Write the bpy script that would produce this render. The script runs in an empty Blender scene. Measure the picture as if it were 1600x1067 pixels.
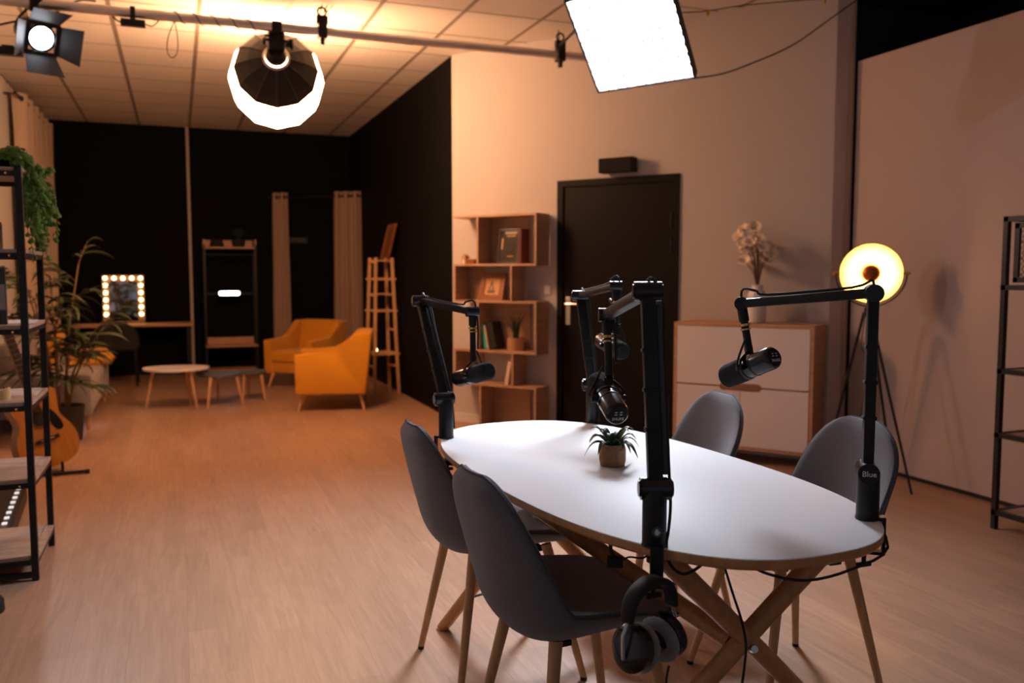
import bpy, bmesh, math, random
from mathutils import Vector, Matrix, Euler
random.seed(7)
S = bpy.context.scene
COL = S.collection
PI = math.pi
V = Vector

# ------------------------------------------------------------ camera, world, exposure
CAM_H = 1.27
cam_data = bpy.data.cameras.new('camera')
cam_data.sensor_width = 36.0
cam_data.lens = 1356 / 1600 * 36
cam_data.clip_start = 0.05
cam_data.dof.use_dof = True
cam_data.dof.focus_distance = 2.15
cam_data.dof.aperture_fstop = 3.2
cam = bpy.data.objects.new('camera', cam_data)
cam.location = (0, 0, CAM_H)
cam.rotation_euler = (math.radians(90 - 4.5), 0, math.radians(-21.03))
COL.objects.link(cam)
S.camera = cam

world = bpy.data.worlds.new('world')
S.world = world
world.use_nodes = True
world.node_tree.nodes['Background'].inputs[0].default_value = (0.80, 0.85, 1.0, 1)
world.node_tree.nodes['Background'].inputs[1].default_value = 0.17  # dim cool fill, added through the end left open behind the camera

S.view_settings.view_transform = 'Standard'
S.view_settings.look = 'None'
S.view_settings.gamma = 1
S.view_settings.use_curve_mapping = False
S.view_settings.exposure = 0.0

# lamp strengths (each lamp's light is made in its own builder below)
E_OCTA, E_OCTA_SIDE, C_OCTA = 44.0, 62.0, (1.0, 0.50, 0.24)
E_PANEL, C_PANEL = 185.0, (0.80, 0.88, 1.0)
E_FRES, C_FRES = 110.0, (0.86, 0.90, 1.0)
E_LAMP, C_LAMP = 85.0, (1.0, 0.56, 0.22)
E_BULB, C_BULB = 15.0, (1.0, 0.55, 0.22)

# ------------------------------------------------------------ materials
MATS = {}
def pm(name, col, rough=0.5, metal=0.0, var=None, bump=None, emit=None, estr=0.0, spec=None,
       trans=0.0, stretch=None, sheen=0.0, alpha=None):
    """procedural material: base colour + noise variation (scale, amount) + noise relief (scale, strength)"""
    if name in MATS: return MATS[name]
    m = bpy.data.materials.new(name); m.use_nodes = True
    nt = m.node_tree; b = nt.nodes['Principled BSDF']
    b.inputs['Base Color'].default_value = (*col, 1)
    b.inputs['Roughness'].default_value = rough
    b.inputs['Metallic'].default_value = metal
    if spec is not None: b.inputs['Specular IOR Level'].default_value = spec
    if trans: b.inputs['Transmission Weight'].default_value = trans
    if sheen:
        b.inputs['Sheen Weight'].default_value = sheen
        b.inputs['Sheen Roughness'].default_value = 0.5
    if emit:
        b.inputs['Emission Color'].default_value = (*emit, 1)
        b.inputs['Emission Strength'].default_value = estr
    if var or bump:
        tc = nt.nodes.new('ShaderNodeTexCoord'); mp = nt.nodes.new('ShaderNodeMapping')
        nt.links.new(tc.outputs['Object'], mp.inputs['Vector'])
        if stretch: mp.inputs['Scale'].default_value = stretch
    if var:
        nz = nt.nodes.new('ShaderNodeTexNoise'); nz.inputs['Scale'].default_value = var[0]
        nz.inputs['Detail'].default_value = 5
        nt.links.new(mp.outputs[0], nz.inputs['Vector'])
        mx = nt.nodes.new('ShaderNodeMix'); mx.data_type = 'RGBA'
        a = var[1]
        mx.inputs[6].default_value = (*[c * (1 - a) for c in col], 1)
        mx.inputs[7].default_value = (*[min(1, c * (1 + a)) for c in col], 1)
        nt.links.new(nz.outputs['Fac'], mx.inputs[0])
        nt.links.new(mx.outputs[2], b.inputs['Base Color'])
    if bump:
        nb = nt.nodes.new('ShaderNodeTexNoise'); nb.inputs['Scale'].default_value = bump[0]
        nb.inputs['Detail'].default_value = 3
        nt.links.new(mp.outputs[0], nb.inputs['Vector'])
        bp = nt.nodes.new('ShaderNodeBump'); bp.inputs['Strength'].default_value = bump[1]
        bp.inputs['Distance'].default_value = 0.01
        nt.links.new(nb.outputs['Fac'], bp.inputs['Height'])
        nt.links.new(bp.outputs[0], b.inputs['Normal'])
    MATS[name] = m
    return m

def plank_material():
    m = bpy.data.materials.new('floor_laminate'); m.use_nodes = True
    nt = m.node_tree; b = nt.nodes['Principled BSDF']; N = nt.nodes.new; L = nt.links.new
    geo = N('ShaderNodeNewGeometry'); oi = N('ShaderNodeObjectInfo')
    add = N('ShaderNodeVectorMath'); add.operation = 'ADD'
    cmb = N('ShaderNodeCombineXYZ')
    mul = N('ShaderNodeMath'); mul.operation = 'MULTIPLY'; mul.inputs[1].default_value = 37.0
    L(oi.outputs['Random'], mul.inputs[0]); L(mul.outputs[0], cmb.inputs[0]); L(mul.outputs[0], cmb.inputs[1])
    L(geo.outputs['Position'], add.inputs[0]); L(cmb.outputs[0], add.inputs[1])
    mp = N('ShaderNodeMapping'); mp.inputs['Scale'].default_value = (26, 1.6, 26)
    L(add.outputs[0], mp.inputs['Vector'])
    nz = N('ShaderNodeTexNoise'); nz.inputs['Scale'].default_value = 1.6; nz.inputs['Detail'].default_value = 7
    nz.inputs['Roughness'].default_value = 0.62; nz.inputs['Distortion'].default_value = 1.1
    L(mp.outputs[0], nz.inputs['Vector'])
    cr = N('ShaderNodeValToRGB')
    cr.color_ramp.elements[0].position = 0.30; cr.color_ramp.elements[0].color = (0.335, 0.19, 0.12, 1)
    cr.color_ramp.elements[1].position = 0.72; cr.color_ramp.elements[1].color = (0.45, 0.275, 0.185, 1)
    L(nz.outputs['Fac'], cr.inputs['Fac'])
    hs = N('ShaderNodeHueSaturation')
    mr = N('ShaderNodeMapRange'); mr.inputs[3].default_value = 0.90; mr.inputs[4].default_value = 0.96
    L(oi.outputs['Random'], mr.inputs[0]); L(cr.outputs[0], hs.inputs['Color'])
    # printed half-width strips of the laminate decor
    sep = N('ShaderNodeSeparateXYZ'); L(geo.outputs['Position'], sep.inputs[0])
    def op(o, a, b=None):
        n = N('ShaderNodeMath'); n.operation = o
        for k_, v_ in ((0, a), (1, b)):
            if v_ is None: continue
            if isinstance(v_, (int, float)): n.inputs[k_].default_value = v_
            else: L(v_, n.inputs[k_])
        return n.outputs[0]
    col = op('FLOOR', op('DIVIDE', sep.outputs[0], 0.095))
    row = op('FLOOR', op('ADD', op('DIVIDE', sep.outputs[1], 0.64), op('MULTIPLY', col, 0.377)))
    cb_ = N('ShaderNodeCombineXYZ'); L(col, cb_.inputs[0]); L(row, cb_.inputs[1])
    wn = N('ShaderNodeTexWhiteNoise'); wn.noise_dimensions = '2D'; L(cb_.outputs[0], wn.inputs['Vector'])
    v_ = op('ADD', mr.outputs[0], op('MULTIPLY', op('SUBTRACT', wn.outputs['Value'], .5), .13))
    L(v_, hs.inputs['Value'])
    L(hs.outputs[0], b.inputs['Base Color'])
    b.inputs['Roughness'].default_value = 0.42
    bp = N('ShaderNodeBump'); bp.inputs['Strength'].default_value = 0.06; bp.inputs['Distance'].default_value = 0.005
    L(nz.outputs['Fac'], bp.inputs['Height']); L(bp.outputs[0], b.inputs['Normal'])
    return m

def wood_material(name, c0, c1, scale=(6, 6, 60), rough=0.5):
    m = bpy.data.materials.new(name); m.use_nodes = True
    nt = m.node_tree; b = nt.nodes['Principled BSDF']; N = nt.nodes.new; L = nt.links.new
    tc = N('ShaderNodeTexCoord'); mp = N('ShaderNodeMapping'); mp.inputs['Scale'].default_value = scale
    L(tc.outputs['Object'], mp.inputs['Vector'])
    nz = N('ShaderNodeTexNoise'); nz.inputs['Scale'].default_value = 1.5; nz.inputs['Detail'].default_value = 6
    nz.inputs['Distortion'].default_value = 0.5
    L(mp.outputs[0], nz.inputs['Vector'])
    cr = N('ShaderNodeValToRGB')
    cr.color_ramp.elements[0].position = 0.3; cr.color_ramp.elements[0].color = (*c0, 1)
    cr.color_ramp.elements[1].position = 0.7; cr.color_ramp.elements[1].color = (*c1, 1)
    L(nz.outputs['Fac'], cr.inputs['Fac']); L(cr.outputs[0], b.inputs['Base Color'])
    b.inputs['Roughness'].default_value = rough
    return m

M_PLANK = plank_material()
M_OAK = wood_material('oak_board', (0.33, 0.195, 0.12), (0.47, 0.29, 0.185), (3, 3, 40))
M_OAKH = wood_material('oak_board_horizontal', (0.42, 0.22, 0.12), (0.56, 0.32, 0.18), (3, 3, 40))
M_BEECH = wood_material('beech_leg', (0.46, 0.25, 0.11), (0.60, 0.35, 0.17), (40, 40, 4))
M_BIRCH = wood_material('birch_leg', (0.42, 0.19, 0.065), (0.55, 0.28, 0.11), (30, 30, 6), 0.4)
M_GREYWOOD = wood_material('grey_oak_shelf', (0.30, 0.20, 0.15), (0.45, 0.33, 0.27), (4, 40, 4), 0.6)
M_SPRUCE = wood_material('guitar_spruce', (0.46, 0.18, 0.03), (0.58, 0.25, 0.045), (50, 50, 3), 0.25)
M_MAHOG = wood_material('guitar_mahogany', (0.08, 0.025, 0.012), (0.14, 0.045, 0.02), (30, 30, 3), 0.3)
M_FRAMEWOOD = wood_material('picture_frame_wood', (0.17, 0.045, 0.008), (0.26, 0.075, 0.014), (20, 20, 20), 0.4)
M_WALL = pm('grey_wall_paint', (0.47, 0.43, 0.42), 0.85, var=(3, .03), bump=(160, .05))
M_WALL_L = pm('white_wall_paint', (0.74, 0.71, 0.68), 0.85, var=(3, .03), bump=(160, .05))
M_PANEL = pm('partition_paint', (0.42, 0.345, 0.33), 0.8, var=(2, .04), bump=(120, .05))
M_DARK = pm('dark_wall_paint', (0.0035, 0.0042, 0.0058), 0.75, spec=.08, var=(4, .15), bump=(120, .06))
M_TILE = pm('ceiling_tile', (0.70, 0.66, 0.62), 0.9, var=(60, .05), bump=(220, .12))
M_TBAR = pm('ceiling_grid_bar', (0.26, 0.215, 0.18), 0.6)
M_DOOR = pm('door_paint', (0.007, 0.006, 0.0065), 0.5, spec=.12, var=(5, .1), bump=(90, .04))
M_FABRIC = pm('charcoal_fabric', (0.112, 0.110, 0.128), 0.95, var=(300, .5), bump=(600, .35), sheen=0.35)
M_PIPING = pm('charcoal_piping', (0.07, 0.07, 0.08), 0.9, var=(300, .3))
M_LAMINATE = pm('white_laminate', (0.88, 0.88, 0.90), 0.5, spec=.15, var=(3, .015))
M_BLACK = pm('black_powder_coat', (0.0065, 0.0065, 0.007), 0.42, spec=.35, var=(80, .2))
M_BLACKG = pm('black_gloss_plastic', (0.010, 0.010, 0.011), 0.22, var=(40, .15))
M_BLACKM = pm('black_matte', (0.010, 0.010, 0.011), 0.8, var=(60, .2))
M_FOAM = pm('black_foam', (0.012, 0.012, 0.013), 1.0, var=(400, .5), bump=(900, .8))
M_RUBBER = pm('cable_rubber', (0.009, 0.009, 0.010), 0.55, var=(60, .2))
M_BRASS = pm('brass', (0.75, 0.46, 0.14), 0.25, 1.0, var=(30, .1))
M_STEEL = pm('brushed_steel', (0.62, 0.62, 0.64), 0.32, 1.0, var=(30, .08))
M_ALU = pm('aluminium_pipe', (0.72, 0.68, 0.68), 0.42, 1.0, var=(12, .15), bump=(40, .05))
M_MUSTARD = pm('mustard_fabric', (0.58, 0.24, 0.004), 0.9, var=(160, .22), bump=(400, .3), sheen=0.2)
M_GREYFAB = pm('grey_sofa_fabric', (0.30, 0.27, 0.27), 0.95, var=(120, .25), bump=(300, .3), sheen=0.2)
M_CURTAIN = pm('taupe_curtain', (0.36, 0.25, 0.20), 0.9, var=(90, .12), bump=(300, .2))
M_CURTAIN_W = pm('beige_curtain', (0.56, 0.43, 0.34), 0.9, var=(60, .1), bump=(250, .2))
M_WHITEP = pm('white_lacquer', (0.72, 0.66, 0.65), 0.4, var=(4, .02))
M_OFFWHITE = pm('offwhite_ceramic', (0.66, 0.62, 0.60), 0.35, var=(20, .03))
M_PAPER = pm('paper_pages', (0.70, 0.60, 0.50), 0.9, var=(80, .1))
M_LEAF = pm('plant_leaf', (0.022, 0.055, 0.022), 0.5, var=(25, .35), bump=(40, .15))
M_BAMBOO = pm('palm_leaf', (0.030, 0.046, 0.016), 0.55, var=(20, .4))
M_IVY = pm('ivy_leaf', (0.12, 0.22, 0.035), 0.7, spec=.2, var=(40, .5))
M_CANE = pm('palm_cane', (0.17, 0.09, 0.035), 0.6, var=(18, .35))
M_BASKET = pm('woven_basket', (0.40, 0.21, 0.11), 0.75, var=(90, .3), bump=(200, .3))
M_PETAL = pm('cream_petal', (0.80, 0.66, 0.50), 0.7, var=(30, .08))
M_GOLD = pm('gold_leaf_dish', (0.95, 0.62, 0.22), 0.42, 0.7, var=(8, .15))
M_MIRROR = pm('mirror_glass', (0.75, 0.75, 0.75), 0.03, 1.0)
M_CUSHION_GREY = pm('ear_cushion_velour', (0.20, 0.20, 0.215), 0.95, var=(200, .3), bump=(400, .4), sheen=.4)

# ------------------------------------------------------------ mesh helpers
def world_matrix(o):
    m = o.matrix_basis.copy()
    p = o.parent
    while p:
        m = p.matrix_basis @ m
        p = p.parent
    return m

class MB:
    def __init__(self): self.bm = bmesh.new()
    def quadloop(self, rings, close_u=True, cap0=True, cap1=True):
        vs = [[self.bm.verts.new(p) for p in r] for r in rings]
        n = len(vs[0])
        for i in range(len(vs) - 1):
            for j in range(n if close_u else n - 1):
                k = (j + 1) % n
                try: self.bm.faces.new((vs[i][j], vs[i][k], vs[i + 1][k], vs[i + 1][j]))
                except ValueError: pass
        if close_u and cap0: self.bm.faces.new(list(reversed(vs[0])))
        if close_u and cap1: self.bm.faces.new(vs[-1])
        return vs
    def box(self, c, s, rot=None, bev=0.0):
        M = Matrix.Translation(V(c))
        if rot is not None: M = M @ (rot.to_4x4() if isinstance(rot, Matrix) else Euler(rot).to_matrix().to_4x4())
        r = bmesh.ops.create_cube(self.bm, size=1.0, matrix=M @ Matrix.Diagonal((*s, 1)))
        if bev:
            es = set()
            for v in r['verts']: es.update(v.link_edges)
            bmesh.ops.bevel(self.bm, geom=list(es), offset=bev, segments=2, affect='EDGES', profile=0.6)
        return self
    def bb(self, a, b, bev=0.0):
        a, b = V(a), V(b)
        return self.box((a + b) / 2, [abs(x) for x in (b - a)], None, bev)
    def cyl(self, p, q, r0, r1=None, seg=16, caps=True):
        p, q = V(p), V(q); r1 = r0 if r1 is None else r1
        d = (q - p).normalized(); u = d.orthogonal().normalized(); w = d.cross(u)
        ring = lambda c, r: [c + (u * math.cos(2 * PI * i / seg) + w * math.sin(2 * PI * i / seg)) * r for i in range(seg)]
        self.quadloop([ring(p, r0), ring(q, r1)], True, caps, caps)
        return self
    def bar(self, p, q, w, h, up=(0, 0, 1), bev=0.0):
        p, q = V(p), V(q); d = (q - p); L = d.length; d.normalize()
        up = V(up); x = d.cross(up)
        if x.length < 1e-4: x = d.cross(V((1, 0, 0)))
        x.normalize(); z = x.cross(d)
        R = Matrix((x, d, z)).transposed()
        return self.box((p + q) / 2, (w, L, h), R, bev)
    def lathe(self, prof, seg=24, M=None, cap0=True, cap1=True):
        M = M or Matrix.Identity(4)
        rings = [[M @ V((max(r, 1e-4) * math.cos(2 * PI * i / seg), max(r, 1e-4) * math.sin(2 * PI * i / seg), z)) for i in range(seg)] for r, z in prof]
        self.quadloop(rings, True, cap0, cap1); return self
    def sphere(self, c, r, seg=12, sc=(1, 1, 1)):
        bmesh.ops.create_uvsphere(self.bm, u_segments=seg, v_segments=max(6, seg * 2 // 3), radius=r, matrix=Matrix.Translation(V(c)) @ Matrix.Diagonal((*sc, 1)))
        return self
    def tube(self, pts, r, seg=8, smooth=4, r1=None):
        pts = [V(p) for p in pts]
        if smooth and len(pts) > 2: pts = catmull(pts, smooth)
        n = len(pts); rings = []
        prev = None
        for i, p in enumerate(pts):
            t = (pts[min(i + 1, n - 1)] - pts[max(i - 1, 0)]).normalized()
            if prev is None: u = t.orthogonal().normalized()
            else:
                u = prev - t * prev.dot(t)
                u = u.normalized() if u.length > 1e-6 else t.orthogonal().normalized()
            prev = u; w = t.cross(u)
            rr = r if r1 is None else r + (r1 - r) * i / (n - 1)
            rings.append([p + (u * math.cos(2 * PI * j / seg) + w * math.sin(2 * PI * j / seg)) * rr for j in range(seg)])
        self.quadloop(rings); return self
    def prism(self, poly, d, M=None):
        """extrude a 2-D polygon (x,z) along y by d (0..d)"""
        M = M or Matrix.Identity(4)
        self.quadloop([[M @ V((x, 0, z)) for x, z in poly], [M @ V((x, d, z)) for x, z in poly]])
        return self
    def torus(self, c, R, r, M=None, seg=24, rs=8, arc=(0, 2 * PI)):
        M = M or Matrix.Identity(4); rings = []
        full = abs(arc[1] - arc[0] - 2 * PI) < 1e-6
        n = seg if full else seg + 1
        for i in range(n):
            a = arc[0] + (arc[1] - arc[0]) * i / seg
            rings.append([V(c) + (M @ V(((R + r * math.cos(b)) * math.cos(a), (R + r * math.cos(b)) * math.sin(a), r * math.sin(b)))) for b in [2 * PI * j / rs for j in range(rs)]])
        if full: rings.append(rings[0]); self.quadloop(rings, True, False, False); bmesh.ops.remove_doubles(self.bm, verts=self.bm.verts, dist=1e-6)
        else: self.quadloop(rings)
        return self
    def build(self, name, mat, parent=None, loc=None, smooth=False, world=False, kind=None, angle=40):
        bm = self.bm
        bmesh.ops.recalc_face_normals(bm, faces=bm.faces)
        me = bpy.data.meshes.new(name)
        if parent is not None and world: bmesh.ops.transform(bm, matrix=world_matrix(parent).inverted(), verts=bm.verts)
        if loc is not None and parent is None: bmesh.ops.translate(bm, vec=-V(loc), verts=bm.verts)
        bm.to_mesh(me); bm.free()
        if smooth:
            for p in me.polygons: p.use_smooth = True
            try: me.set_sharp_from_angle(angle=math.radians(angle))
            except Exception: pass
        me.materials.append(mat)
        o = bpy.data.objects.new(name, me); COL.objects.link(o)
        if parent is not None: o.parent = parent
        elif loc is not None: o.location = loc
        if kind: o['kind'] = kind
        return o

def catmull(pts, k):
    out = []
    P = [pts[0] * 2 - pts[1]] + pts + [pts[-1] * 2 - pts[-2]]
    for i in range(1, len(P) - 2):
        a, b, c, d = P[i - 1], P[i], P[i + 1], P[i + 2]
        for j in range(k):
            t = j / k
            out.append(0.5 * ((2 * b) + (c - a) * t + (2 * a - 5 * b + 4 * c - d) * t * t + (3 * b - a - 3 * c + d) * t ** 3))
    out.append(pts[-1]); return out

def tag(o, label, cat=None, group=None):
    o['label'] = label
    if cat: o['category'] = cat
    if group: o['group'] = group
    return o
def thing(name, label, cat, loc=(0, 0, 0), rz=0.0, group=None):
    o = bpy.data.objects.new(name, None); COL.objects.link(o)
    o.empty_display_size = 0.1
    o.location = loc; o.rotation_euler = (0, 0, rz)
    return tag(o, label, cat, group)
def kids(o): return [c for c in bpy.data.objects if c.parent == o]
def copy_tree(o, parent=None):
    c = o.copy(); COL.objects.link(c)
    if parent: c.parent = parent
    for k in kids(o): copy_tree(k, c)
    return c
def dup(o, loc, rz, label, group=None):
    c = copy_tree(o); c.location = loc; c.rotation_euler = (0, 0, rz); c['label'] = label
    if group: c['group'] = group
    return c
def share(o, name, parent, loc=None, rot=None, scale=None):
    c = bpy.data.objects.new(name, o.data); COL.objects.link(c); c.parent = parent
    if loc is not None: c.location = loc
    if rot is not None: c.rotation_euler = rot
    if scale is not None: c.scale = scale
    return c
def struct(o): o['kind'] = 'structure'; return o
def lettering(name, txt, size, mat, parent, M, extrude=0.0004):
    """flat print made as letter geometry; M places it in the parent's space"""
    cu = bpy.data.curves.new(name, 'FONT'); cu.body = txt; cu.size = size; cu.extrude = extrude
    cu.align_x = 'CENTER'; cu.align_y = 'CENTER'; cu.resolution_u = 2
    tmp = bpy.data.objects.new(name + '_tmp', cu); COL.objects.link(tmp)
    dg = bpy.context.evaluated_depsgraph_get()
    me = bpy.data.meshes.new_from_object(tmp.evaluated_get(dg))
    bpy.data.objects.remove(tmp); bpy.data.curves.remove(cu)
    me.transform(M); me.materials.clear(); me.materials.append(mat)
    o = bpy.data.objects.new(name, me); COL.objects.link(o); o.parent = parent
    return o
def frame_matrix(origin, x, z):
    """matrix whose local x, z are the given world directions (z made orthogonal)"""
    x = V(x).normalized(); z = V(z); z = (z - x * z.dot(x)).normalized(); y = z.cross(x)
    M = Matrix((x, y, z)).transposed().to_4x4(); M.translation = V(origin); return M

# ============================================================ THE ROOM
CEIL = 3.09
YB = 11.75            # back wall
XL = -1.47            # left wall
XD = 2.195            # dark side wall of the lounge
P0 = V((2.195, 7.12, 0))
TH = math.radians(36.6)
DW = V((math.sin(TH), -math.cos(TH), 0))      # along the grey wall, towards the right
NW = V((-math.cos(TH), -math.sin(TH), 0))     # out of the grey wall, into the room
RZW = math.atan2(DW.y, DW.x)
def wl(s, off, z=0.0): return P0 + DW * s + NW * off + V((0, 0, z))
def inside(x, y):
    if y > 7.2: return x < XD + .05
    p = V((x, y, 0)) - P0
    return p.dot(NW) > -0.12 and x < 4.3

# floor: slab + individual planks
fl = struct(MB().bb((-1.6, -3.0, -0.10), (5.5, YB + .1, -0.009)).build('floor', pm('floor_underlay', (0.05, 0.032, 0.022), 0.9, var=(5, .1)), None, (0, 0, 0)))
PWID, PLEN = 0.19, 1.285
pk = MB().box((0, 0, -0.0045), (PWID - 0.0004, PLEN - 0.0004, 0.009)).build('plank', M_PLANK, fl)
pk.location = (-1.4, 2.0, 0)
first = True
c0 = int(math.floor(-1.5 / PWID)); cnt = 0
for c in range(c0, int(4.3 / PWID) + 1):
    x = (c + .5) * PWID
    offs = ((c * 0.37) % 1.0) * PLEN
    y = 1.55 + offs - PLEN / 2
    while y - PLEN / 2 < YB:
        yc = y; ln = PLEN
        top = min(y + PLEN / 2, YB - .005)
        bot = y - PLEN / 2
        # drop what lies outside the view cone or behind the walls
        vis = False
        for yy in (bot + .05, (bot + top) / 2, top - .05):
            if yy < 1.7: continue
            az = math.degrees(math.atan2(x, yy)) - 21.03
            if -33.5 < az < 33.5 and inside(x, yy): vis = True
        if vis:
            if first: o = pk; first = False
            else: o = share(pk, 'plank', fl)
            o.location = (x, (top + bot) / 2, 0); o.scale = (1, (top - bot) / PLEN, 1)
            cnt += 1
        y += PLEN
# planks out of view, behind the camera
m = MB()
for c in range(c0, int(4.3 / PWID) + 1):
    x = (c + .5) * PWID
    for k in range(3):
        y0 = -3.0 + k * PLEN; y1 = min(y0 + PLEN, 0.9)
        m.bb((x - PWID / 2 + .001, y0 + .001, -0.009), (x + PWID / 2 - .001, y1 - .001, 0))
m.build('plank', M_PLANK, fl, kind='stuff')

# ceiling: slab, tiles and grid bars
ce = struct(MB().bb((-1.6, -3.0, CEIL + .02), (5.5, YB + .1, CEIL + .12)).build('ceiling', pm('ceiling_void', (0.12, 0.10, 0.09), 0.9, var=(3, .1)), None, (0, 0, 0)))
TX, TY, GX, GY = 0.577, 0.623, 0.19, 7.145
tl = MB().box((0, 0, 0.008), (TX - 0.030, TY - 0.009, 0.016), bev=0.003).build('ceiling_tile', M_TILE, ce)
tl.location = (0, 0, CEIL)
first = True
def tile_ok(x0, x1, y0, y1):
    return any(inside(a, b) for a in (x0, x1) for b in (y0, y1))
for i in range(-3, 7):
    for j in range(-6, 8):
        x0 = GX + i * TX; x1 = x0 + TX; y0 = GY + j * TY; y1 = y0 + TY
        x0c = max(x0, XL); y1c = min(y1, YB)
        if x1 - x0c < .08 or y1c - y0 < .05: continue
        if not tile_ok(x0, x1, y0, y1c): continue
        if first: o = tl; first = False
        else: o = share(tl, 'ceiling_tile', ce)
        o.location = ((x0c + x1) / 2, (y0 + y1c) / 2, CEIL - .002)
        o.scale = ((x1 - x0c) / TX, (y1c - y0) / TY, 1)
for i in range(-2, 8):
    x = GX + i * TX
    y1 = YB if x < XD else 7.12 - (x - XD) / math.tan(TH)
    MB().bb((x - .014, 3.3, CEIL - .003), (x + .014, y1, CEIL + .02)).build('grid_bar', M_TBAR, ce)
for j in range(-6, 8):
    y = GY + j * TY
    x1 = XD if y > 7.12 else min(4.18, XD + (7.12 - y) * math.tan(TH))
    MB().bb((XL, y - .008, CEIL - .0035), (x1, y + .008, CEIL + .02)).build('grid_bar', M_TBAR, ce)
MB().bb((XL, -3, CEIL), (4.2, 3.39, CEIL + .02)).build('ceiling_tile', M_TILE, ce)['kind'] = 'stuff'

# walls
struct(MB().bb((XL - .12, YB, 0), (XD + .12, YB + .1, CEIL + .02)).build('wall_back', M_DARK, None, (0.3, YB, 0)))
struct(MB().bb((XL - .12, -3.0, 0), (XL, YB, CEIL + .02)).build('wall_left', M_WALL_L, None, (XL, 4, 0)))
struct(MB().bb((XD, 7.125, 0), (XD + .1, YB, CEIL + .02)).build('wall_dark_side', M_DARK, None, (XD, 9, 0)))
# grey wall with the door opening (local frame: x along the wall, -y into the room)
DS0, DS1, DH = 1.027, 2.038, 1.989
wc = MB()
LW = 3.10
wc.bb((0, 0, 0), (DS0, .12, CEIL + .02)); wc.bb((DS1, 0, 0), (LW, .12, CEIL + .02)); wc.bb((DS0, 0, DH), (DS1, .12, CEIL + .02))
wall_c = struct(wc.build('wall_center', M_WALL)); wall_c.location = P0; wall_c.rotation_euler = (0, 0, RZW)
b = MB(); b.bb((0.0, -.012, 0), (DS0, 0, .075)); b.bb((DS1, -.012, 0), (LW, 0, .075))
bo = struct(b.build('baseboard_center', pm('baseboard_paint', (0.62, 0.58, 0.56), 0.6, var=(5, .03)))); bo.location = P0; bo.rotation_euler = (0, 0, RZW)
# narrow return at the end of the grey wall
pe = wl(LW, 0)
struct(MB().bar((pe.x, pe.y + .05, CEIL / 2), (4.172, 4.635 + .05, CEIL / 2), .1, CEIL + .02).build('wall_return', pm('return_paint', (.62, .50, .45), .8, var=(3, .03)), None, (4.1, 4.68, 0)))
struct(MB().bb((4.150, 4.608, 0), (4.176, 4.634, CEIL + .01)).build('trim_1', pm('wood_edge_trim', (0.50, 0.36, 0.28), 0.6, var=(10, .1)), None, (4.16, 4.62, 0)))
# right partition, lower than the ceiling, black space behind it
struct(MB().bb((4.18, -3.0, 0.028), (4.235, 4.585, 2.645)).build('wall_right', M_PANEL, None, (4.2, 1, 0.028)))
struct(MB().bb((4.192, -3.0, 0), (4.225, 4.58, 0.028)).build('baseboard_right', M_BLACKM, None, (4.2, 1, 0)))
struct(MB().bb((4.18, 4.735, 0), (5.3, 4.80, CEIL + .02)).build('wall_void_back', pm('void_wall_paint', (0.03, 0.03, 0.033), 0.8, var=(4, .1)), None, (4.8, 4.75, 0)))
struct(MB().bb((5.15, -3.0, 0), (5.25, 4.8, CEIL + .02)).build('wall_void_side', M_BLACKM, None, (5.2, 1, 0)))
struct(MB().bb((4.25, -3.0, CEIL - .03), (5.2, 4.74, CEIL + .0)).build('trim_2', M_BLACKM, None, (4.7, 1, CEIL)))
# pale vertical conduit on the back wall
struct(MB().bb((0.145, YB - .035, 0), (0.178, YB, CEIL)).build('trim_3', pm('conduit_paint', (0.42, 0.36, 0.32), 0.6, var=(10, .05)), None, (0.16, YB, 0)))

# door_1: frame, leaf, hinges, handle
dr = bpy.data.objects.new('door_1', None); COL.objects.link(dr); dr.location = wl(DS0, 0); dr.rotation_euler = (0, 0, RZW); struct(dr)
W = DS1 - DS0
f = MB(); fw = .05
f.bb((0, -.015, 0), (fw, .10, DH)); f.bb((W - fw, -.015, 0), (W, .10, DH)); f.bb((fw, -.015, DH - fw), (W - fw, .10, DH))
f.build('door_frame', M_DOOR, dr)
lf = MB().bb((fw + .003, .0, .008), (W - fw - .003, .045, DH - fw - .003), .003).build('door_leaf', M_DOOR, dr)
for z in (.25, 1.42, 1.60):
    MB().cyl((W - fw - .006, -.012, z), (W - fw - .006, -.012, z + .11), .010, seg=10).build('hinge', M_BLACK, dr, smooth=True)
h = MB(); h.bb((.078, -.008, .865), (.118, 0, 1.085), .003)
hp = h.build('handle_plate', M_STEEL, lf); hp['label'] = 'brushed steel handle plate'
MB().cyl((.098, -.05, 1.03), (.098, 0, 1.03), .009, seg=12).tube([(.098, -.045, 1.03), (.15, -.05, 1.03), (.205, -.048, 1.03)], .008, 8, 3).build('handle', M_STEEL, lf, smooth=True)

# ============================================================ WALL FITTINGS
sp = thing('wall_speaker', 'black rectangular loudspeaker mounted on the grey wall above the door', 'speaker', wl(1.435, 0.0, 2.015), RZW)
MB().bb((0, -.115, 0), (.276, -.02, .108), .006).build('cabinet', M_BLACKM, sp)
MB().bb((.008, -.122, .006), (.268, -.114, .102), .003).build('grille', M_FOAM, sp)
MB().bb((.10, -.022, .03), (.18, 0, .08)).build('bracket', M_BLACK, sp)
sw = thing('light_switch', 'small square switch plate on the wall between bookcase and door', 'switch', wl(.905, 0.0, 1.10), RZW)
MB().bb((0, -.009, 0), (.062, 0, .072), .003).build('plate', M_OFFWHITE, sw)
MB().bb((.012, -.013, .014), (.050, -.008, .058), .002).build('rocker', M_OFFWHITE, sw)

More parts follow.
